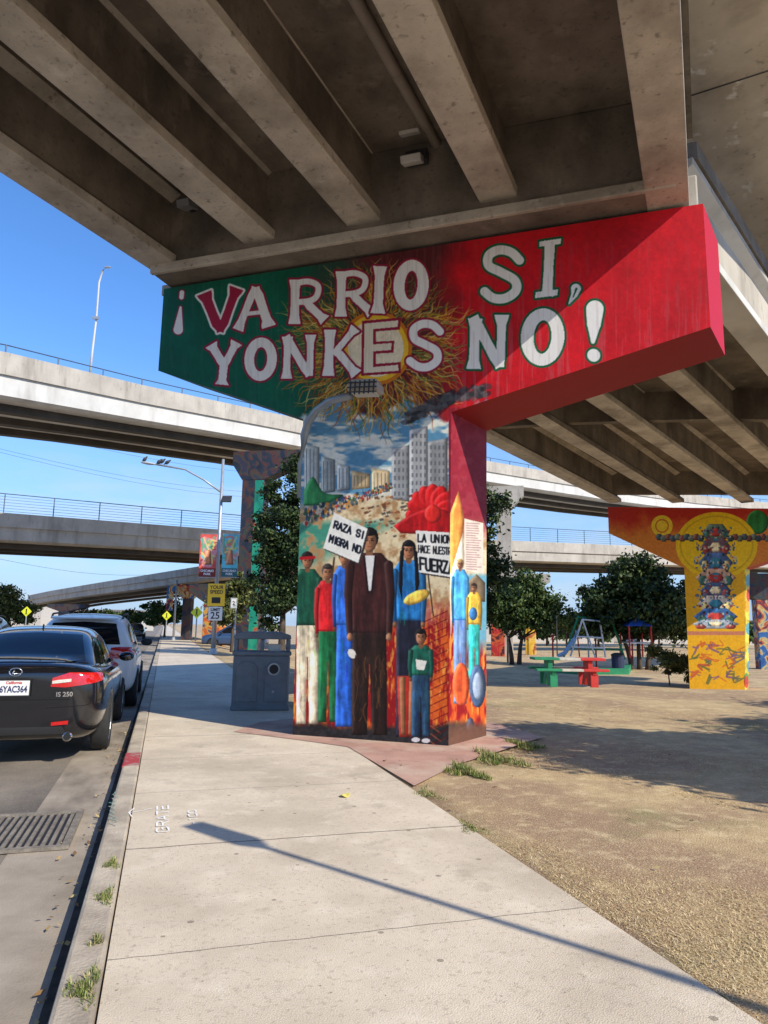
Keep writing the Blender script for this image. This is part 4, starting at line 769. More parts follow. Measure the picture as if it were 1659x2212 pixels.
def sedan_details(patch,root,bvh):
    patch('rear_window',[(-.62,1.07),(0,1.08),(.62,1.07)],[(-.50,1.36),(0,1.385),(.50,1.36)],'rear',GLASS)
    patch('windshield',[(-.66,1.0),(0,1.02),(.66,1.0)],[(-.5,1.33),(0,1.36),(.5,1.33)],'front',GLASS)
    for sg in (-1,1):
        patch('side_window',[(-.92,1.0),(-.3,.985),(0.02,.985)],[(-.62,1.31),(-.3,1.35),(0.0,1.355)],'side',GLASS,sg=sg)
        patch('side_window',[(.06,.98),(.5,.97),(1.02,.97)],[(.05,1.355),(.3,1.34),(.48,1.29)],'side',GLASS,sg=sg)
        patch('side_window',[(-1.42,1.03),(-1.2,1.02),(-.98,1.005)],[(-1.2,1.16),(-.95,1.24),(-.70,1.29)],'side',GLASS,sg=sg)
        tl=patch('taillight',[(.15,.83),(.35,.82),(.9,.88)],[(.17,.92),(.4,.975),(1.0,.955)],'wrap',RLAMP,off=.012,sg=sg)
        patch('clear_lens',[(.17,.86),(.25,.865),(.42,.88)],[(.17,.89),(.25,.90),(.42,.91)],'wrap',CLAMP,off=.018,nu=6,nv=3,parent=tl,sg=sg)
        patch('reflector',[(.2,.42),(.42,.43)],[(.2,.455),(.42,.47)],'wrap',RLAMP,off=.01,nu=6,nv=2,sg=sg)
        patch('chrome_trim',[(-1.45,1.0),(-.3,.955),(1.1,.945)],[(-1.45,1.012),(-.3,.967),(1.1,.957)],'side',CHROME,off=.008,nu=30,nv=1,sg=sg)
        patch('bumper_seam',[(.1,.60),(.6,.62),(1.0,.70)],[(.1,.606),(.6,.626),(1.0,.706)],'wrap',SEAM,off=.003,nu=14,nv=1,sg=sg)
        for y0 in (-1.02,.02,1.06): patch('door_seam',[(y0-.004,.35),(y0+.004,.35)],[(y0-.004,.95),(y0+.004,.95)],'side',SEAM,off=.003,nu=1,nv=14,sg=sg)
        for y0 in (-.82,.2): patch('door_handle',[(y0-.1,.80),(y0+.1,.80)],[(y0-.1,.835),(y0+.1,.835)],'side',BLKP,off=.03,nu=6,nv=2,sg=sg)
        bm=BM(); lathe(bm,[(.001,-.07),(.05,-.06),(.07,0),(.06,.06),(.001,.075)],14,'Y'); mr=obj('wing_mirror',bm,BLKP,root,smooth=True,loc=(sg*.97,.78,1.02)); mr.scale=(1.6,.8,1.0)
        bm=BM(); cyl(bm,(sg*.56,-2.29,.30),(sg*.56,-2.05,.30),.05,seg=18); obj('exhaust_tip',bm,CHROME,root,smooth=True); bm=BM(); cyl(bm,(sg*.56,-2.293,.30),(sg*.56,-2.28,.30),.038,seg=18); obj('exhaust_opening',bm,BLACK,root)
    def hz(x,z): h,n_,_,_=bvh.ray_cast(Vector((x,-5,z)),Vector((0,1,0))); return (h.y if h else -2.2)-.012
    patch('trunk_seam',[(-.56,.688),(.56,.688)],[(-.56,.695),(.56,.695)],'rear',SEAM,off=.003,nu=14,nv=1)
    patch('trunk_edge',[(-.62,1.022),(.62,1.022)],[(-.62,1.028),(.62,1.028)],'rear',CHROME,off=.004,nu=14,nv=1)
    patch('bumper_recess',[(-.55,.33),(.55,.33)],[(-.5,.41),(.5,.41)],'rear',PLASTIC,off=.004,nu=12,nv=2)
    y=hz(0,.82)-.02; bm=BM(); box(bm,0,y,.82,.305,.012,.155); pf=obj('licence_plate',bm,WHITE,root,bevel=.004)
    bm=BM(); box(bm,0,y+.002,.82,.33,.012,.18); obj('plate_frame',bm,BLACK,root)
    textobj('plate_number','6YAC364',.094,mat('plate_blue',(.02,.03,.12),(.02,.03,.12)),pf,(0,y-.008,.805),(PI/2,0,0),bold=.0025,sx=.71)
    textobj('plate_state','California',.04,RED,pf,(0,y-.008,.876),(PI/2,0,0),bold=.001)
    y=hz(0,.98); bm=BM(); tube(bm,[(.062*math.cos(a),y,.985+.042*math.sin(a)) for a in np.linspace(0,2*PI,25)],.007,6); tube(bm,[(-.012,y,1.012),(-.03,y,.967),(.04,y,.967)],.007,6); obj('emblem',bm,CHROME,root,smooth=True)
    textobj('badge','IS 250',.068,CHROME,root,(.50,hz(.5,.745),.745),(PI/2,0,.12),bold=.0015)
    bm=BM(); prism(bm,[Vector((-.008,-.75,1.41)),Vector((-.008,-.6,1.41)),Vector((-.008,-.72,1.49))],(.016,0,0)); obj('antenna',bm,BLKP,root)
sedan=dict(body=[(-2.30,.60,.36,.55,.86,.93),(-2.27,.76,.28,.55,.97,1.05),(-2.13,.87,.24,.55,1.0,1.08),(-1.9,.91,.22,.55,.98,1.07),(-1.5,.925,.21,.55,.97,1.06),(-.8,.93,.2,.55,.95,1.03),(0,.93,.2,.55,.94,1.02),(.8,.93,.2,.55,.93,1.0),(1.25,.92,.21,.55,.91,.98),(1.8,.89,.22,.52,.84,.90),(2.15,.82,.24,.5,.72,.80),(2.28,.62,.3,.48,.62,.68)],
 cab=[(-1.85,.62,1.02,.52,1.05),(-1.5,.76,1.0,.60,1.17),(-1.1,.80,.98,.58,1.35),(-.75,.82,.97,.58,1.44),(-.2,.83,.97,.60,1.475),(.3,.82,.96,.58,1.44),(.75,.80,.96,.58,1.28),(1.15,.78,.96,.62,1.06),(1.4,.66,.95,.55,.98)],wheels=(-1.29,1.42),wr=.335,track=.85,details=sedan_details)
def suv_details(patch,root,bvh):
    patch('rear_window',[(-.62,1.14),(0,1.14),(.62,1.14)],[(-.52,1.50),(0,1.53),(.52,1.50)],'rear',GLASS)
    patch('windshield',[(-.66,1.12),(0,1.14),(.66,1.12)],[(-.52,1.50),(0,1.55),(.52,1.50)],'front',GLASS)
    for sg in (-1,1):
        patch('side_window',[(-1.80,1.19),(-1.5,1.15),(-1.15,1.13)],[(-1.62,1.40),(-1.4,1.46),(-1.16,1.49)],'side',GLASS,sg=sg)
        patch('side_window',[(-1.02,1.12),(-.5,1.10),(-.12,1.09)],[(-1.02,1.50),(-.5,1.52),(-.12,1.52)],'side',GLASS,sg=sg)
        patch('side_window',[(-.02,1.09),(.5,1.08),(.98,1.08)],[(-.02,1.52),(.3,1.50),(.48,1.44)],'side',GLASS,sg=sg)
        patch('taillight',[(.30,.92),(.5,.90),(1.15,.98)],[(.34,1.08),(.6,1.10),(1.25,1.08)],'wrap',RLAMP,off=.012,sg=sg)
        patch('reflector',[(.2,.50),(.4,.50)],[(.2,.53),(.4,.54)],'wrap',RLAMP,off=.01,nu=6,nv=2,sg=sg)
        patch('sill_trim',[(-1.9,.30),(0,.28),(1.8,.30)],[(-1.9,.38),(0,.36),(1.8,.38)],'side',PLASTIC,off=.006,nu=24,nv=2,sg=sg)
        for y0 in (-1.05,-.06,.98): patch('door_seam',[(y0-.004,.42),(y0+.004,.42)],[(y0-.004,1.04),(y0+.004,1.04)],'side',SEAM,off=.003,nu=1,nv=14,sg=sg)
        for y0 in (-.9,.1): patch('door_handle',[(y0-.1,.93),(y0+.1,.93)],[(y0-.1,.965),(y0+.1,.965)],'side',SILV,off=.03,nu=6,nv=2,sg=sg)
        bm=BM(); lathe(bm,[(.001,-.08),(.06,-.06),(.08,0),(.07,.06),(.001,.08)],14,'Y'); mr=obj('wing_mirror',bm,PLASTIC,root,smooth=True,loc=(sg*1.0,.75,1.12)); mr.scale=(1.5,.8,1)
        bm=BM(); tube(bm,[(sg*.60,-1.6,1.60),(sg*.61,-1.4,1.665),(sg*.62,-.4,1.70),(sg*.61,.2,1.675),(sg*.6,.4,1.62)],.018,8); obj('roof_rail',bm,PLASTIC,root,smooth=True)
    patch('bumper_trim',[(-.75,.32),(.75,.32)],[(-.75,.46),(.75,.46)],'rear',PLASTIC,off=.008,nu=12,nv=3)
    patch('tailgate_seam',[(-.68,.60),(.68,.60)],[(-.68,.607),(.68,.607)],'rear',SEAM,off=.003,nu=12,nv=1)
    h,_,_,_=bvh.ray_cast(Vector((0,-5,.85)),Vector((0,1,0))); y=(h.y if h else -2.2)-.015; bm=BM(); box(bm,0,y,.82,.31,.012,.16); obj('licence_plate',bm,WHITE,root)
    bm=BM(); lathe(bm,[(.001,-.01),(.07,-.008),(.07,.008),(.001,.01)],20,'Y',(0,y-.01,1.02)); obj('emblem',bm,mat('emblem_blue',(.02,.05,.2),(.02,.05,.2),rough=.2),root)
    bm=BM(); box(bm,0,-1.98,1.60,1.1,.25,.03,Matrix.Rotation(.1,3,'X')); obj('roof_spoiler',bm,SILV,root,bevel=.01)
suv=dict(body=[(-2.26,.66,.42,.6,1.0,1.06),(-2.22,.80,.34,.6,1.06,1.12),(-2.1,.88,.30,.6,1.08,1.14),(-1.8,.92,.27,.6,1.07,1.13),(-1.2,.925,.26,.6,1.06,1.12),(0,.93,.25,.6,1.04,1.10),(.9,.92,.26,.6,1.02,1.08),(1.3,.91,.26,.6,1.0,1.06),(1.8,.88,.28,.58,.94,1.0),(2.1,.82,.32,.55,.82,.9),(2.24,.64,.38,.52,.7,.76)],
 cab=[(-2.2,.72,1.06,.62,1.10),(-2.12,.80,1.06,.62,1.32),(-1.98,.84,1.06,.60,1.56),(-1.7,.85,1.05,.60,1.64),(-.8,.86,1.05,.62,1.69),(0,.86,1.04,.62,1.68),(.5,.85,1.03,.60,1.58),(.95,.83,1.03,.62,1.30),(1.3,.74,1.02,.6,1.08)],wheels=(-1.32,1.37),wr=.355,track=.85,details=suv_details)
CG='cars parked along the kerb'
car1=make_car('parked_car','glossy black sedan with red taillights parked nearest at the curb','car',BLKP,ST(-1.49,8.62+2.28,-.15),sedan,CG)
car2=make_car('parked_car','silver compact SUV parked at the curb in front of the black sedan','car',SILV,ST(-1.34,15.7,-.15),suv,CG)
dup(car2,None,ST(-6.4,30,-.15),ANG,'dark vehicle farther ahead left of the silver SUV',{SILV:GRYP})
dup(car1,None,ST(-2.6,72,-.15),ANG+PI,'small dark car driving in the distance right of the silver SUV',{})
dup(car2,None,gz(512,50),ANG+1.3,'dark blue vehicle parked beyond the grey trash bin',{SILV:BLUP})
# ------------------------------------------------------------------ trash bin
BIN=mat('grey_blue_plastic',(.20,.235,.27),(.16,.19,.22),scale=8,rough=.6,bump=.1,bscale=80,stains=[((.09,.10,.11),2,.55,.75,(1,1,.4),.5)])
tb=G(566,1535); t=thing('trash_bin','grey double trash receptacle with round hole and open canopy beside the pier','trash bin',tb+S*.28,ANG*.55)
bm=BM(); box(bm,0,0,.45,.92,.56,.86); obj('body',bm,BIN,t,bevel=.03)
bm=BM(); box(bm,0,0,.04,.94,.58,.08); obj('base',bm,BIN,t,bevel=.02)
bm=BM(); box(bm,0,0,.91,.96,.60,.07); obj('rim',bm,BIN,t,bevel=.02)
for s in (-1,1):
    bm=BM(); prism(bm,[Vector((s*.23+x,-.285,z)) for x,z in [(-.17,.14),(.17,.14),(.17,.66)]+[(.17*math.cos(a),.66+.12*math.sin(a)) for a in np.linspace(.2,PI-.2,8)]+[(-.17,.66)]],(0,-.014,0)); obj('door',bm,BIN,t,bevel=.008)
bm=BM(); lathe(bm,[(.10,0),(.10,-.02),(.075,-.02),(.075,0)],24,'Y',(.2,-.30,.66)); obj('hole_ring',bm,METAL,t); bm=BM(); cyl(bm,(.2,-.302,.66),(.2,-.312,.66),.078,seg=24); obj('hole',bm,BLACK,t)  # hole is a flat black disc, painted shade instead of an opening
bm=BM(); cyl(bm,(.2,-.30,.30),(.2,-.308,.30),.02,seg=12); obj('lock',bm,METAL,t)
for x in (-.43,0,.43):
    for y in (-.24,.24): bm=BM(); box(bm,x,y,1.04,.06,.06,.19); obj('post',bm,BIN,t,bevel=.008)
bm=BM(); prism(bm,[Vector((x,-.3,z)) for x,z in ((-.47,1.14),(.47,1.14),(.46,1.21),(.3,1.26),(-.3,1.26),(-.46,1.21))],(0,.6,0)); obj('canopy',bm,BIN,t,bevel=.015)
bm=BM(); box(bm,.2,0,1.0,.2,.3,.11); obj('liner',bm,WHITE,t)
# ------------------------------------------------------------------ lamp on the pier
pts=[hitplane(*q) for q in ((650,1075,-.1),(652,1000,-.05),(657,940,.05),(666,912,.15),(684,886,.3),(712,866,.45),(758,855,.6))]
t=thing('street_lamp','curved grey arm lamp reaching over the front of the lettered pier','street lamp',pts[0]); bm=BM(); tube(bm,[p-pts[0] for p in pts],[.055]*4+[.05]*3,10); obj('arm',bm,mat('lamp_grey',(.30,.35,.40),(.25,.29,.33),rough=.5,metal=.3),t,smooth=True)
hd=hitplane(790,840,.68)-pts[0]; e_r=Matrix.Rotation(math.atan2(e1.y,e1.x),3,'Z')@Matrix.Rotation(.06,3,'Y')
bm=BM(); box(bm,*hd,.40,.24,.10,e_r); box(bm,*(hd+Vector((0,0,.07))),.34,.2,.06,e_r); obj('lamp_head',bm,mat('lamp_head_tan',(.42,.38,.33),(.32,.29,.25),rough=.6),t,bevel=.02)
bm=BM()
for k in range(6): box(bm,*(hd+e1*(-.15+.06*k)-m1*.13-Vector((0,0,.02))),.012,.02,.17,e_r)
for k in range(3): box(bm,*(hd-m1*.135+Vector((0,0,.04-.06*k))),.38,.015,.012,e_r)
obj('wire_guard',bm,METALD,t); bm=BM(); box(bm,*(hd-Vector((0,0,.065))),.3,.17,.03,e_r); obj('lens',bm,mat('lens',(.6,.58,.5),(.5,.48,.42),rough=.2),t)
# ------------------------------------------------------------------ street lamps
def street_lamp(label,base,h,armpts,head_dir,group='street lamps',rotz=0,r0=.11,ar=.045,flat=False):
    t=thing('street_lamp',label,'street lamp',base,rotz,group); bm=BM(); tube(bm,[(0,0,0),(0,0,h)],[r0,r0*.6],10); obj('pole',bm,METAL,t,smooth=True)
    bm=BM(); cyl(bm,(0,0,0),(0,0,.25),r0*1.7,r0*1.3,seg=10); obj('pole_base',bm,METAL,t)
    bm=BM(); tube(bm,armpts,ar,8); obj('arm',bm,METAL,t,smooth=True)
    e=Vector(armpts[-1]); d=Vector(head_dir).normalized(); bm=BM(); rot=d.to_track_quat('X','Z').to_matrix()
    if flat: prism(bm,[Vector(p) for p in ((-.05,-.03,0),(.12,-.10,0),(.66,-.085,0),(.66,.085,0),(.12,.10,0),(-.05,.03,0))],(0,0,.06))
    else: lathe(bm,[(.03,-.05),(.09,.05),(.15,.25),(.15,.45),(.09,.66),(.02,.72)],14,'X')
    bmesh.ops.transform(bm,matrix=Matrix.Translation(e)@rot.to_4x4()@Matrix.Diagonal((1,1.0,1 if flat else .45,1)),verts=bm.verts); obj('lamp_head',bm,mat('lamp_head_grey',(.5,.52,.54),(.45,.47,.5),rough=.5),t,smooth=not flat); return t
lb=A(460,1412,33.6); lb.z=max(lb.z,-.1); lt=A(478,992,33.6).z-lb.z
def loc_(px,py,Y,b): return A(px,py,Y)-b
ap=[loc_(474,1064,33.6,lb),loc_(440,1036,33.5,lb),loc_(400,1014,33.4,lb),loc_(336,1003,33.3,lb)]; ap[0].x=0; ap[0].y=0
street_lamp('tall street lamp with curved arm, banners and yellow speed sign on its pole',lb,lt,ap,(-1,-.02,.12))
so=thing('solar_light','small solar panel box fixed on the pole under the lamp arm','solar panel',A(490,1078,33.5)); bm=BM(); box(bm,0,0,0,.45,.05,.36,Matrix.Rotation(-.5,3,'X')); obj('panel',bm,METALD,so); bm=BM(); box(bm,-.2,.05,-.02,.35,.06,.06); obj('bracket',bm,METAL,so)
for i,(x,y) in enumerate(((312,995),(343,1000),(350,999),(361,1001))):
    p=A(x,y,33.3); bm=BM(); lathe(bm,[(.005,-.2),(.03,-.14),(.075,-.04),(.085,.03),(.05,.11),(.035,.14),(.04,.17),(.02,.2),(.004,.225)],10,'X'); bmesh.ops.rotate(bm,verts=bm.verts,matrix=Matrix.Rotation(-.9+.1*i,3,'Y')); tube(bm,[(0,.02,-.02),(0,.02,-.12)],.008,4); tube(bm,[(0,-.02,-.02),(0,-.02,-.12)],.008,4)
    tag(obj('pigeon',bm,METALD,loc=p+Vector((0,0,.05)),smooth=True),'dark pigeon perched on the street lamp, %s from the lamp tip'%['first','second','third','fourth'][i],'bird','pigeons on the lamp arm')
def bannermesh(w,h,seed,bgc):
    c=Canvas(0,0,60,140,1.0); g=random.Random(seed); c.a[:]=np.array(bgc,float)*(.85+.3*fn(c.h,c.w,14,14,seed))[...,None]
    c.ell(30,36,20,20,(246,206,110)); c.ell(30,36,12,12,(240,150,80))
    for k in range(22): c.st(cat([(g.uniform(4,56),g.uniform(8,106)) for _ in range(3)]),g.uniform(4,8),g.choice([(120,206,216),(226,130,110),(246,220,130),(110,180,140),(230,160,170)]),.85)
    c.poly([(22,52),(38,52),(44,100),(16,100)],(190,120,84),fold=.3); c.poly([(0,112),(60,112),(60,140),(0,140)],tuple(x*.55 for x in bgc))
    u=np.linspace(0,1,31); v=np.linspace(0,1,71); U,V_=np.meshgrid(u,v); P=np.stack([(U.ravel()-.5)*w,np.zeros(U.size)-.012,(.5-V_.ravel())*h],1); i=np.arange(31*71).reshape(71,31)
    return npmesh('cloth',P,np.stack([i[:-1,:-1],i[:-1,1:],i[1:,1:],i[1:,:-1]],-1).reshape(-1,4),c.sample(U.ravel()*60,V_.ravel()*140))
for k,(x0,x1,lab) in enumerate(((431,468,'left colourful banner on the lamp pole'),(480,514,'right colourful banner on the lamp pole'))):
    c=A((x0+x1)/2,1200,33.4); w=(x1-x0)/F*33.4; h=92/F*33.4; t=thing('banner',lab,'banner',c,0,'banners on the lamp pole')
    obj('cloth',bannermesh(w,h,11+k,((232,96,84),(110,200,214))[k]),PAINT,t); bm=BM(); box(bm,0,.005,0,w,.012,h); obj('backing',bm,WHITE,t)
    textobj('caption','CHICANO\nPARK',.15,WHITE,t,(0,-.022,-h*.40),(PI/2,0,0),bold=.006,sx=.9); bm=BM(); tube(bm,[(-w/2,0,h/2+.03),(w/2+.1,0,h/2+.03)],.015,6); obj('bracket',bm,METAL,t); bm=BM(); tube(bm,[(-w/2,0,-h/2-.03),(w/2+.1,0,-h/2-.03)],.015,6); obj('bracket',bm,METAL,t)
def sgn(name,label,px0,px1,py0,py1,Y,m,lines,pole=None,cat_='sign',border=True,tcol=BLACK):
    c=A((px0+px1)/2,(py0+py1)/2,Y); w=(px1-px0)/F*Y; h=(py1-py0)/F*Y; t=thing(name,label,cat_,c); bm=BM(); box(bm,0,0,0,w,.03,h); obj('panel',bm,m,t,bevel=.01)
    if border:
        bm=BM(); 
        for s in (-1,1): box(bm,s*(w/2-.03),-.018,0,.012,.004,h-.05); box(bm,0,-.018,s*(h/2-.03),w-.06,.004,.012)
        obj('border',bm,tcol,t)
    for txt,sz,dz in lines: textobj('lettering',txt,sz*h,tcol,t,(0,-.02,dz*h),(PI/2,0,0),bold=.006)
    if pole:
        pb=A(*pole,Y); bm=BM(); z0=max(pb.z,-.85); cyl(bm,(pb.x-c.x,.05,z0-c.z-.1),(pb.x-c.x,.05,h/2),.035,seg=8); obj('post',bm,METAL,t)
    return t,w,h
t,w,h=sgn('speed_display','yellow YOUR SPEED display sign on the lamp pole',449,486,1261,1309,32.9,YEL,[('YOUR',.22,.33),('SPEED',.22,.12)],border=False)
bm=BM(); box(bm,0,-.02,-h*.24,w*.5,.02,h*.26); obj('display',bm,BLACK,t)
sgn('speed_limit_sign','white LIMIT 25 speed sign below the yellow display',450,480,1311,1340,32.9,WHITE,[('LIMIT',.3,.28),('25',.7,-.16)],border=False)
sgn('traffic_sign','small white sign on its own post right of the speed display',498,512,1292,1314,36,WHITE,[('2',.5,.0)],pole=(505,1400))
def diamond(label,px,py,r,Y,pyb,m=YG):
    c=A(px,py,Y); R=r/F*Y; t=thing('crossing_sign',label,'sign',c,0,'yellow diamond warning signs'); bm=BM(); prism(bm,[Vector(p) for p in ((0,0,R),(R,0,0),(0,0,-R),(-R,0,0))],(0,.03,0)); obj('panel',bm,m,t)
    bm=BM(); lathe(bm,[(.001,-.01),(.07*R/.5,-.01),(.07*R/.5,0),(.001,0)],10,'Y',(0,0,R*.42)); box(bm,0,-.008,R*.05,R*.2,.01,R*.45); box(bm,R*.1,-.008,-R*.35,R*.1,.01,R*.45,Matrix.Rotation(-.35,3,'Y')); box(bm,-R*.1,-.008,-R*.35,R*.1,.01,R*.45,Matrix.Rotation(.35,3,'Y')); obj('symbol',bm,BLACK,t)
    pb=A(px,pyb,Y); bm=BM(); cyl(bm,(0,.05,pb.z-c.z),(0,.05,R*.5),.035,seg=8); obj('post',bm,METAL,t)
diamond('yellow diamond pedestrian sign on a post left of the lamp pole',425,1323,13,36,1385); diamond('yellow diamond sign on the second lamp pole farther up the street',360,1330,10,52,1372); diamond('small yellow diamond sign at the far left above the sedan',57,1321,11,45,1372)
b2=A(375,1372,58); b2.z=0
street_lamp('distant street lamp with short left arm and small banner',b2,A(378,1252,58).z,[loc_(378,1262,58,b2)*1,loc_(350,1253,58,b2),loc_(330,1252,58,b2)],(-1,0,0),r0=.1)
t=thing('banner','small blue banner on the distant street lamp','banner',A(367,1292,57.8)); bm=BM(); box(bm,0,0,0,.55,.02,2.0); obj('cloth',bm,MU[2],t); bm=BM(); tube(bm,[(-.3,0,1.02),(.35,0,1.02)],.02,5); obj('bracket',bm,METAL,t)
vb=A(196,790,33.5); t3=[loc_(208,688,33.5,vb),loc_(214,610,33.5,vb),loc_(222,584,33.5,vb),loc_(229,578,33.4,vb)]
t=thing('street_lamp','thin white lamp pole standing on the tall viaduct against the sky','street lamp',vb,0,'street lamps'); bm=BM(); tube(bm,[(0,0,-.4),loc_(199,760,33.5,vb)]+t3,[.06,.06,.05,.045,.04,.035],8); obj('pole',bm,CONCW,t,smooth=True); bm=BM(); box(bm,*(t3[-1]+Vector((.08,0,.02))),.3,.14,.07); obj('lamp_head',bm,METAL,t,bevel=.02); bm=BM(); box(bm,*(t3[0]+Vector((0,-.08,0))),.3,.1,.14); obj('camera_box',bm,METAL,t)
SE=rad(37); saz=rad(130); sh=Vector((math.sin(saz),math.cos(saz),0)); tip=G(440,1788)
hl=5.0; hp=tip+sh*(hl/math.tan(SE)); base=hp+sh*3.2; dirn=-sh
street_lamp('street lamp on the park lawn behind the camera whose shadow crosses the sidewalk',Vector((base.x,base.y,0)),hl+.1,[Vector((0,0,hl-.15)),dirn*1.0+Vector((0,0,hl)),dirn*2.54+Vector((0,0,hl+.05))],dirn,r0=.06,ar=.026,flat=True)
for i,(a,b) in enumerate((((-60,900),(660,1030)),((-60,955),(660,1070)),((-60,962),(660,1082)),((-60,1195),(420,1235)))):
    pa,pb=A(*a,70),A(*b,95); bm=BM(); tube(bm,[pa.lerp(pb,k/10)-Vector((0,0,1.2*math.sin(PI*k/10))) for k in range(11)],.014,4); tag(obj('power_line',bm,METALD),['uppermost power line across the left sky','middle power line across the left sky','lower power line just under the middle one','lowest power line under the fenced viaduct'][i],'wire','power lines')
# ------------------------------------------------------------------ picnic table
pc=A(1228,1480,20.3); t=thing('picnic_table','concrete picnic table painted green, white and red on the dry lawn','picnic table',pc,.03); t.scale=(.90,.80,1)
WP=mat('cream_paint',(.60,.56,.48),(.46,.43,.37),scale=6,rough=.6)
for m,x0,x1 in ((GRN,-1.12,-.36),(WP,-.358,.30),(RED,.302,1.08)):
    bm=BM(); box(bm,(x0+x1)/2,0,.72,x1-x0,.78,.07); obj('tabletop',bm,m,t,bevel=.01)
    for s in (-1,1): bm=BM(); box(bm,(x0+x1)/2+.03*s,s*.68,.44,x1-x0,.3,.065); obj('bench',bm,m,t,bevel=.01)
for m,x in ((GRN,-.62),(RED,.62)):
    bm=BM(); prism(bm,[Vector((x-.07,y,z)) for y,z in ((-.5,0),(-.22,0),(0,.3),(.22,0),(.5,0),(.28,.38),(.3,.68),(-.3,.68),(-.28,.38))],(.14,0,0)); obj('leg',bm,m,t,bevel=.01)
    bm=BM(); box(bm,x,0,.36,.12,1.5,.09); obj('bench_support',bm,m,t,bevel=.01)
    for s in (-1,1): bm=BM(); box(bm,x,s*.66,.16,.22,.12,.34); obj('leg',bm,m,t)
# ------------------------------------------------------------------ playground
pg=gz(1300,40)
def at(px,py,Y=40): return A(px,py,Y)-pg
t=thing('climbing_frame','white and green climbing frame with slanted posts in the playground','playground frame',pg)
bm=BM()
for a,b in (((1232,1418),(1258,1338)),((1258,1338),(1296,1342)),((1296,1342),(1308,1420)),((1245,1375),(1302,1378)),((1238,1398),(1306,1400)),((1258,1338),(1286,1420))): tube(bm,[at(*a),at(*b)],.05,6)
obj('frame',bm,WHITE,t); bm=BM()
for a,b in (((1216,1424),(1250,1330)),((1318,1330),(1350,1424)),((1250,1334),(1318,1334)),((1226,1400),(1345,1404))): tube(bm,[at(*a,40.6),at(*b,40.6)],.06,6)
obj('side_bars',bm,GRN,t)
t=thing('slide','pale blue slide beside the climbing frame','slide',pg+at(1205,1418)); bm=BM(); tube(bm,[(0,0,0),(.4,0,.2),(.9,0,.9),(1.1,0,1.4)],.12,8); obj('chute',bm,mat('slide_blue',(.3,.45,.6),(.3,.42,.55)),t); bm=BM(); tube(bm,[(1.1,0,1.4),(1.2,0,0)],.04,6); obj('ladder',bm,RED,t)
t=thing('play_structure','blue play tower with red posts under the broad tree','playground tower',pg+at(1375,1420)); bm=BM(); prism(bm,[Vector(p) for p in ((-.7,-.8,1.7),(.7,-.8,1.7),(0,0,2.2))],(0,1.6,0)); obj('roof',bm,mat('play_blue',(.03,.1,.4),(.03,.09,.35)),t)
for x in (-.6,.6):
    for y in (-.7,.7): bm=BM(); cyl(bm,(x,y,0),(x,y,1.7),.05,seg=8); obj('post',bm,RED,t)
bm=BM(); box(bm,0,0,.8,1.2,1.4,.08); obj('platform',bm,METAL,t)
for i,(x,m_) in enumerate(((1192,RED),(1268,WHITE),(1284,RED),(1336,WHITE),(1362,RED))):
    b_=gz(x,42.5); bm=BM(); cyl(bm,(0,0,0),(0,0,1.7),.05,seg=8); lathe(bm,[(.07,1.7),(.10,1.78),(.06,1.88),(.01,1.9)],8); tag(obj('playground_post',bm,m_,loc=b_),['leftmost red playground post','white playground post inside the climbing frame','red playground post inside the climbing frame','white playground post right of the climbing frame','rightmost red playground post'][i],'post')
bm=BM(); pb=[A(x,y,Y) for x,y,Y in ((1190,1436,38),(1250,1442,36.5),(1345,1440,36.5),(1352,1420,42))]; sweep(bm,[(0,-.2),(.3,-.2),(.3,.3),(0,.3)],[vz(p,hg(p)) for p in pb]); tag(obj('playground_wall',bm,GRN),'low green wall around the playground in front of the climbing frame','wall')
t=thing('park_bin','dark blue bin on the lawn left of the broad tree','trash bin',gz(1330,37)); bm=BM(); lathe(bm,[(.25,0),(.3,.1),(.32,.9),(.28,.95),(.05,1.0)],14); obj('body',bm,mat('bin_navy',(.02,.03,.08),(.02,.03,.07)),t); bm=BM(); lathe(bm,[(.34,.9),(.34,.96),(.2,1.04),(.02,1.06)],14); obj('lid',bm,BLACK,t)
for px,pyb,pyt,Y,lab in ((1097,1424,1330,44,'dark park post under the round tree'),(1204,1420,1290,60,'thin distant pole left of the playground')):
    p=A(px,pyb,Y); h=A(px,pyt,Y).z-p.z; bm=BM(); cyl(bm,(0,0,-.2),(0,0,h),.06,.04,seg=8); box(bm,0,0,h,.35,.2,.1); tag(obj('park_post',bm,METALD,loc=p),lab,'post')
BW=mat('building_cream',(.60,.55,.48),(.52,.48,.42),rough=.8); BR=mat('roof_grey',(.25,.22,.20),(.18,.16,.15),rough=.9)
for px,Y,w,d,h,lab in ((225,130,16,8,3.2,'low cream building far up the street on the left'),(270,170,10,8,4,'small pale building at the far end of the street'),(1165,120,22,8,3.4,'long pale building far behind the park trees'),(1500,130,24,8,4,'low building behind the broad tree and yellow pier'),(20,110,14,8,4,'low cream building at the far left edge')):
    p=GZ(px,Y,-.85 if px>900 else -.1); t=thing('building',lab,'building',p); bm=BM(); box(bm,0,0,h/2,w,d,h); obj('wall',bm,BW,t); bm=BM(); box(bm,0,0,h+.15,w+.6,d+.6,.3); obj('roof',bm,BR,t)
    for k in range(4): bm=BM(); box(bm,-w*.36+k*w*.24,-d/2-.02,h*.55,w*.1,.08,h*.35); obj('window',bm,GLASS,t)
for i,px in enumerate((-60,1180,1290,1420,1560,1700)):
    tree('distant tree in the line behind the park, %s'%['at the far left','behind the round tree','behind the playground','behind the broad tree','behind the yellow pier','at the far right'][i],gz(px,95),[(0,0,2.6,3.4,2,1.7),(-3,0,2.2,2.4,1.6,1.3),(3,0,2.4,2.6,1.6,1.4)],60,4200,.24,LEAFM,1.2,.16,50+i)
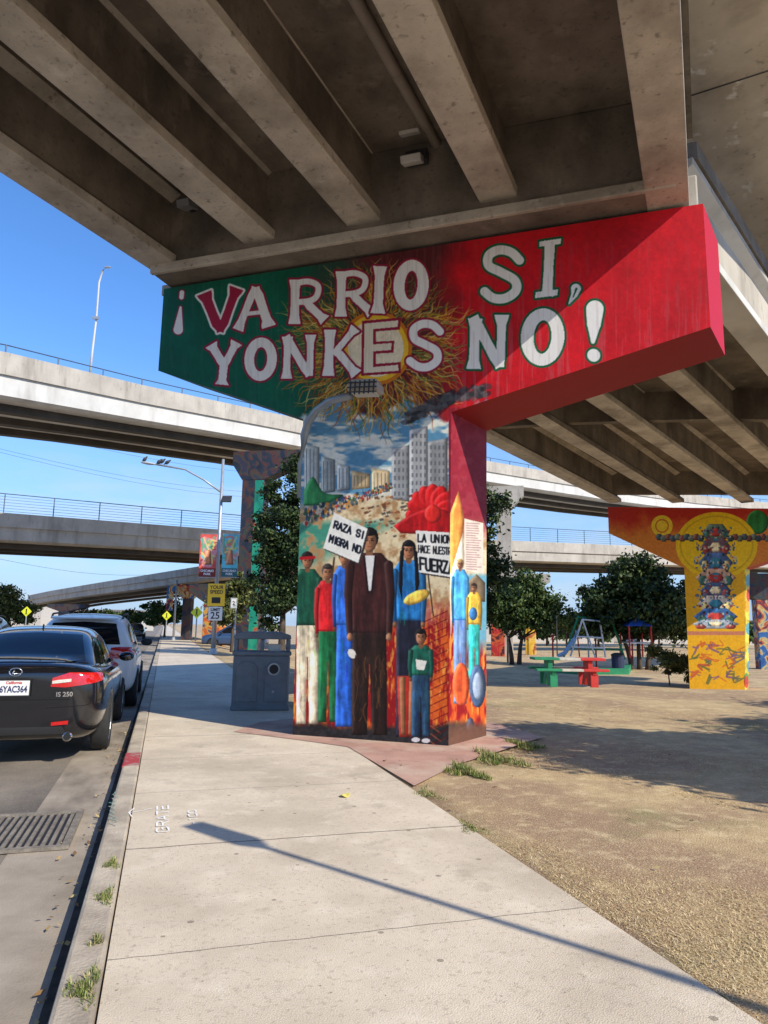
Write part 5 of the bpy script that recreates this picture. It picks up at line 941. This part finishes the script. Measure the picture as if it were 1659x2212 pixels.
# ------------------------------------------------------------------ light, sky, camera
w=bpy.data.worlds.new('World'); scene.world=w; w.use_nodes=True; nt=w.node_tree; L=nt.links; bg=nt.nodes['Background']
sky=nt.nodes.new('ShaderNodeTexSky'); sky.sky_type='NISHITA'; sky.sun_disc=False; sky.sun_elevation=SE; sky.sun_rotation=saz; sky.air_density=1.0; sky.dust_density=.2; sky.ozone_density=2.0
hs=nt.nodes.new('ShaderNodeHueSaturation'); hs.inputs['Saturation'].default_value=1.22; hs.inputs['Value'].default_value=1.45; L.new(sky.outputs[0],hs.inputs['Color'])
tn=nt.nodes.new('ShaderNodeMixRGB'); tn.blend_type='MULTIPLY'; tn.inputs['Fac'].default_value=1; tn.inputs['Color2'].default_value=(.88,.96,1.15,1); L.new(hs.outputs[0],tn.inputs['Color1'])
tc=nt.nodes.new('ShaderNodeTexCoord'); mp=nt.nodes.new('ShaderNodeMapping'); mp.inputs['Scale'].default_value=(2.2,2.2,8); mp.inputs['Location'].default_value=(1.3,0,0); L.new(tc.outputs['Generated'],mp.inputs['Vector'])
sp_=nt.nodes.new('ShaderNodeSeparateXYZ'); L.new(tc.outputs['Generated'],sp_.inputs[0])
hr=nt.nodes.new('ShaderNodeMapRange'); hr.inputs['From Min'].default_value=.34; hr.inputs['From Max'].default_value=.0; hr.inputs['To Max'].default_value=.9; L.new(sp_.outputs['Z'],hr.inputs['Value'])
hm=nt.nodes.new('ShaderNodeMixRGB'); hm.inputs['Color2'].default_value=(2.1,3.45,5.6,1); L.new(hr.outputs[0],hm.inputs['Fac']); L.new(tn.outputs[0],hm.inputs['Color1'])
nz=nt.nodes.new('ShaderNodeTexNoise'); nz.inputs['Scale'].default_value=2.2; nz.inputs['Detail'].default_value=8; nz.inputs['Roughness'].default_value=.6; L.new(mp.outputs[0],nz.inputs['Vector'])
mr=nt.nodes.new('ShaderNodeMapRange'); mr.inputs['From Min'].default_value=.48; mr.inputs['From Max'].default_value=.78; mr.inputs['To Max'].default_value=.7; L.new(nz.outputs['Fac'],mr.inputs['Value'])
m2=nt.nodes.new('ShaderNodeMapRange'); m2.inputs['From Min'].default_value=.30; m2.inputs['From Max'].default_value=.12; L.new(sp_.outputs['Z'],m2.inputs['Value'])
mu=nt.nodes.new('ShaderNodeMath'); mu.operation='MULTIPLY'; L.new(mr.outputs[0],mu.inputs[0]); L.new(m2.outputs[0],mu.inputs[1])
mx=nt.nodes.new('ShaderNodeMixRGB'); L.new(mu.outputs[0],mx.inputs['Fac']); L.new(hm.outputs[0],mx.inputs['Color1']); mx.inputs['Color2'].default_value=(5.0,5.6,6.4,1); L.new(mx.outputs[0],bg.inputs['Color']); bg.inputs['Strength'].default_value=.145
sl=bpy.data.lights.new('Sun','SUN'); sl.energy=5.0; sl.angle=rad(.35); sl.color=(1,.93,.80); so_=bpy.data.objects.new('Sun',sl); COL.objects.link(so_)
dv=Vector((-sh.x*math.cos(SE),-sh.y*math.cos(SE),-math.sin(SE))); so_.rotation_euler=dv.to_track_quat('-Z','Y').to_euler()
cd=bpy.data.cameras.new('Camera'); cd.sensor_fit='VERTICAL'; cd.sensor_height=34.6; cd.lens=34.6*F/2212; cd.clip_end=4000; cd.clip_start=.05
co=bpy.data.objects.new('Camera',cd); COL.objects.link(co); co.matrix_world=Matrix.Translation(CAM)@M3.to_4x4(); scene.camera=co
scene.view_settings.view_transform='Standard'; scene.view_settings.look='None'; scene.view_settings.exposure=0
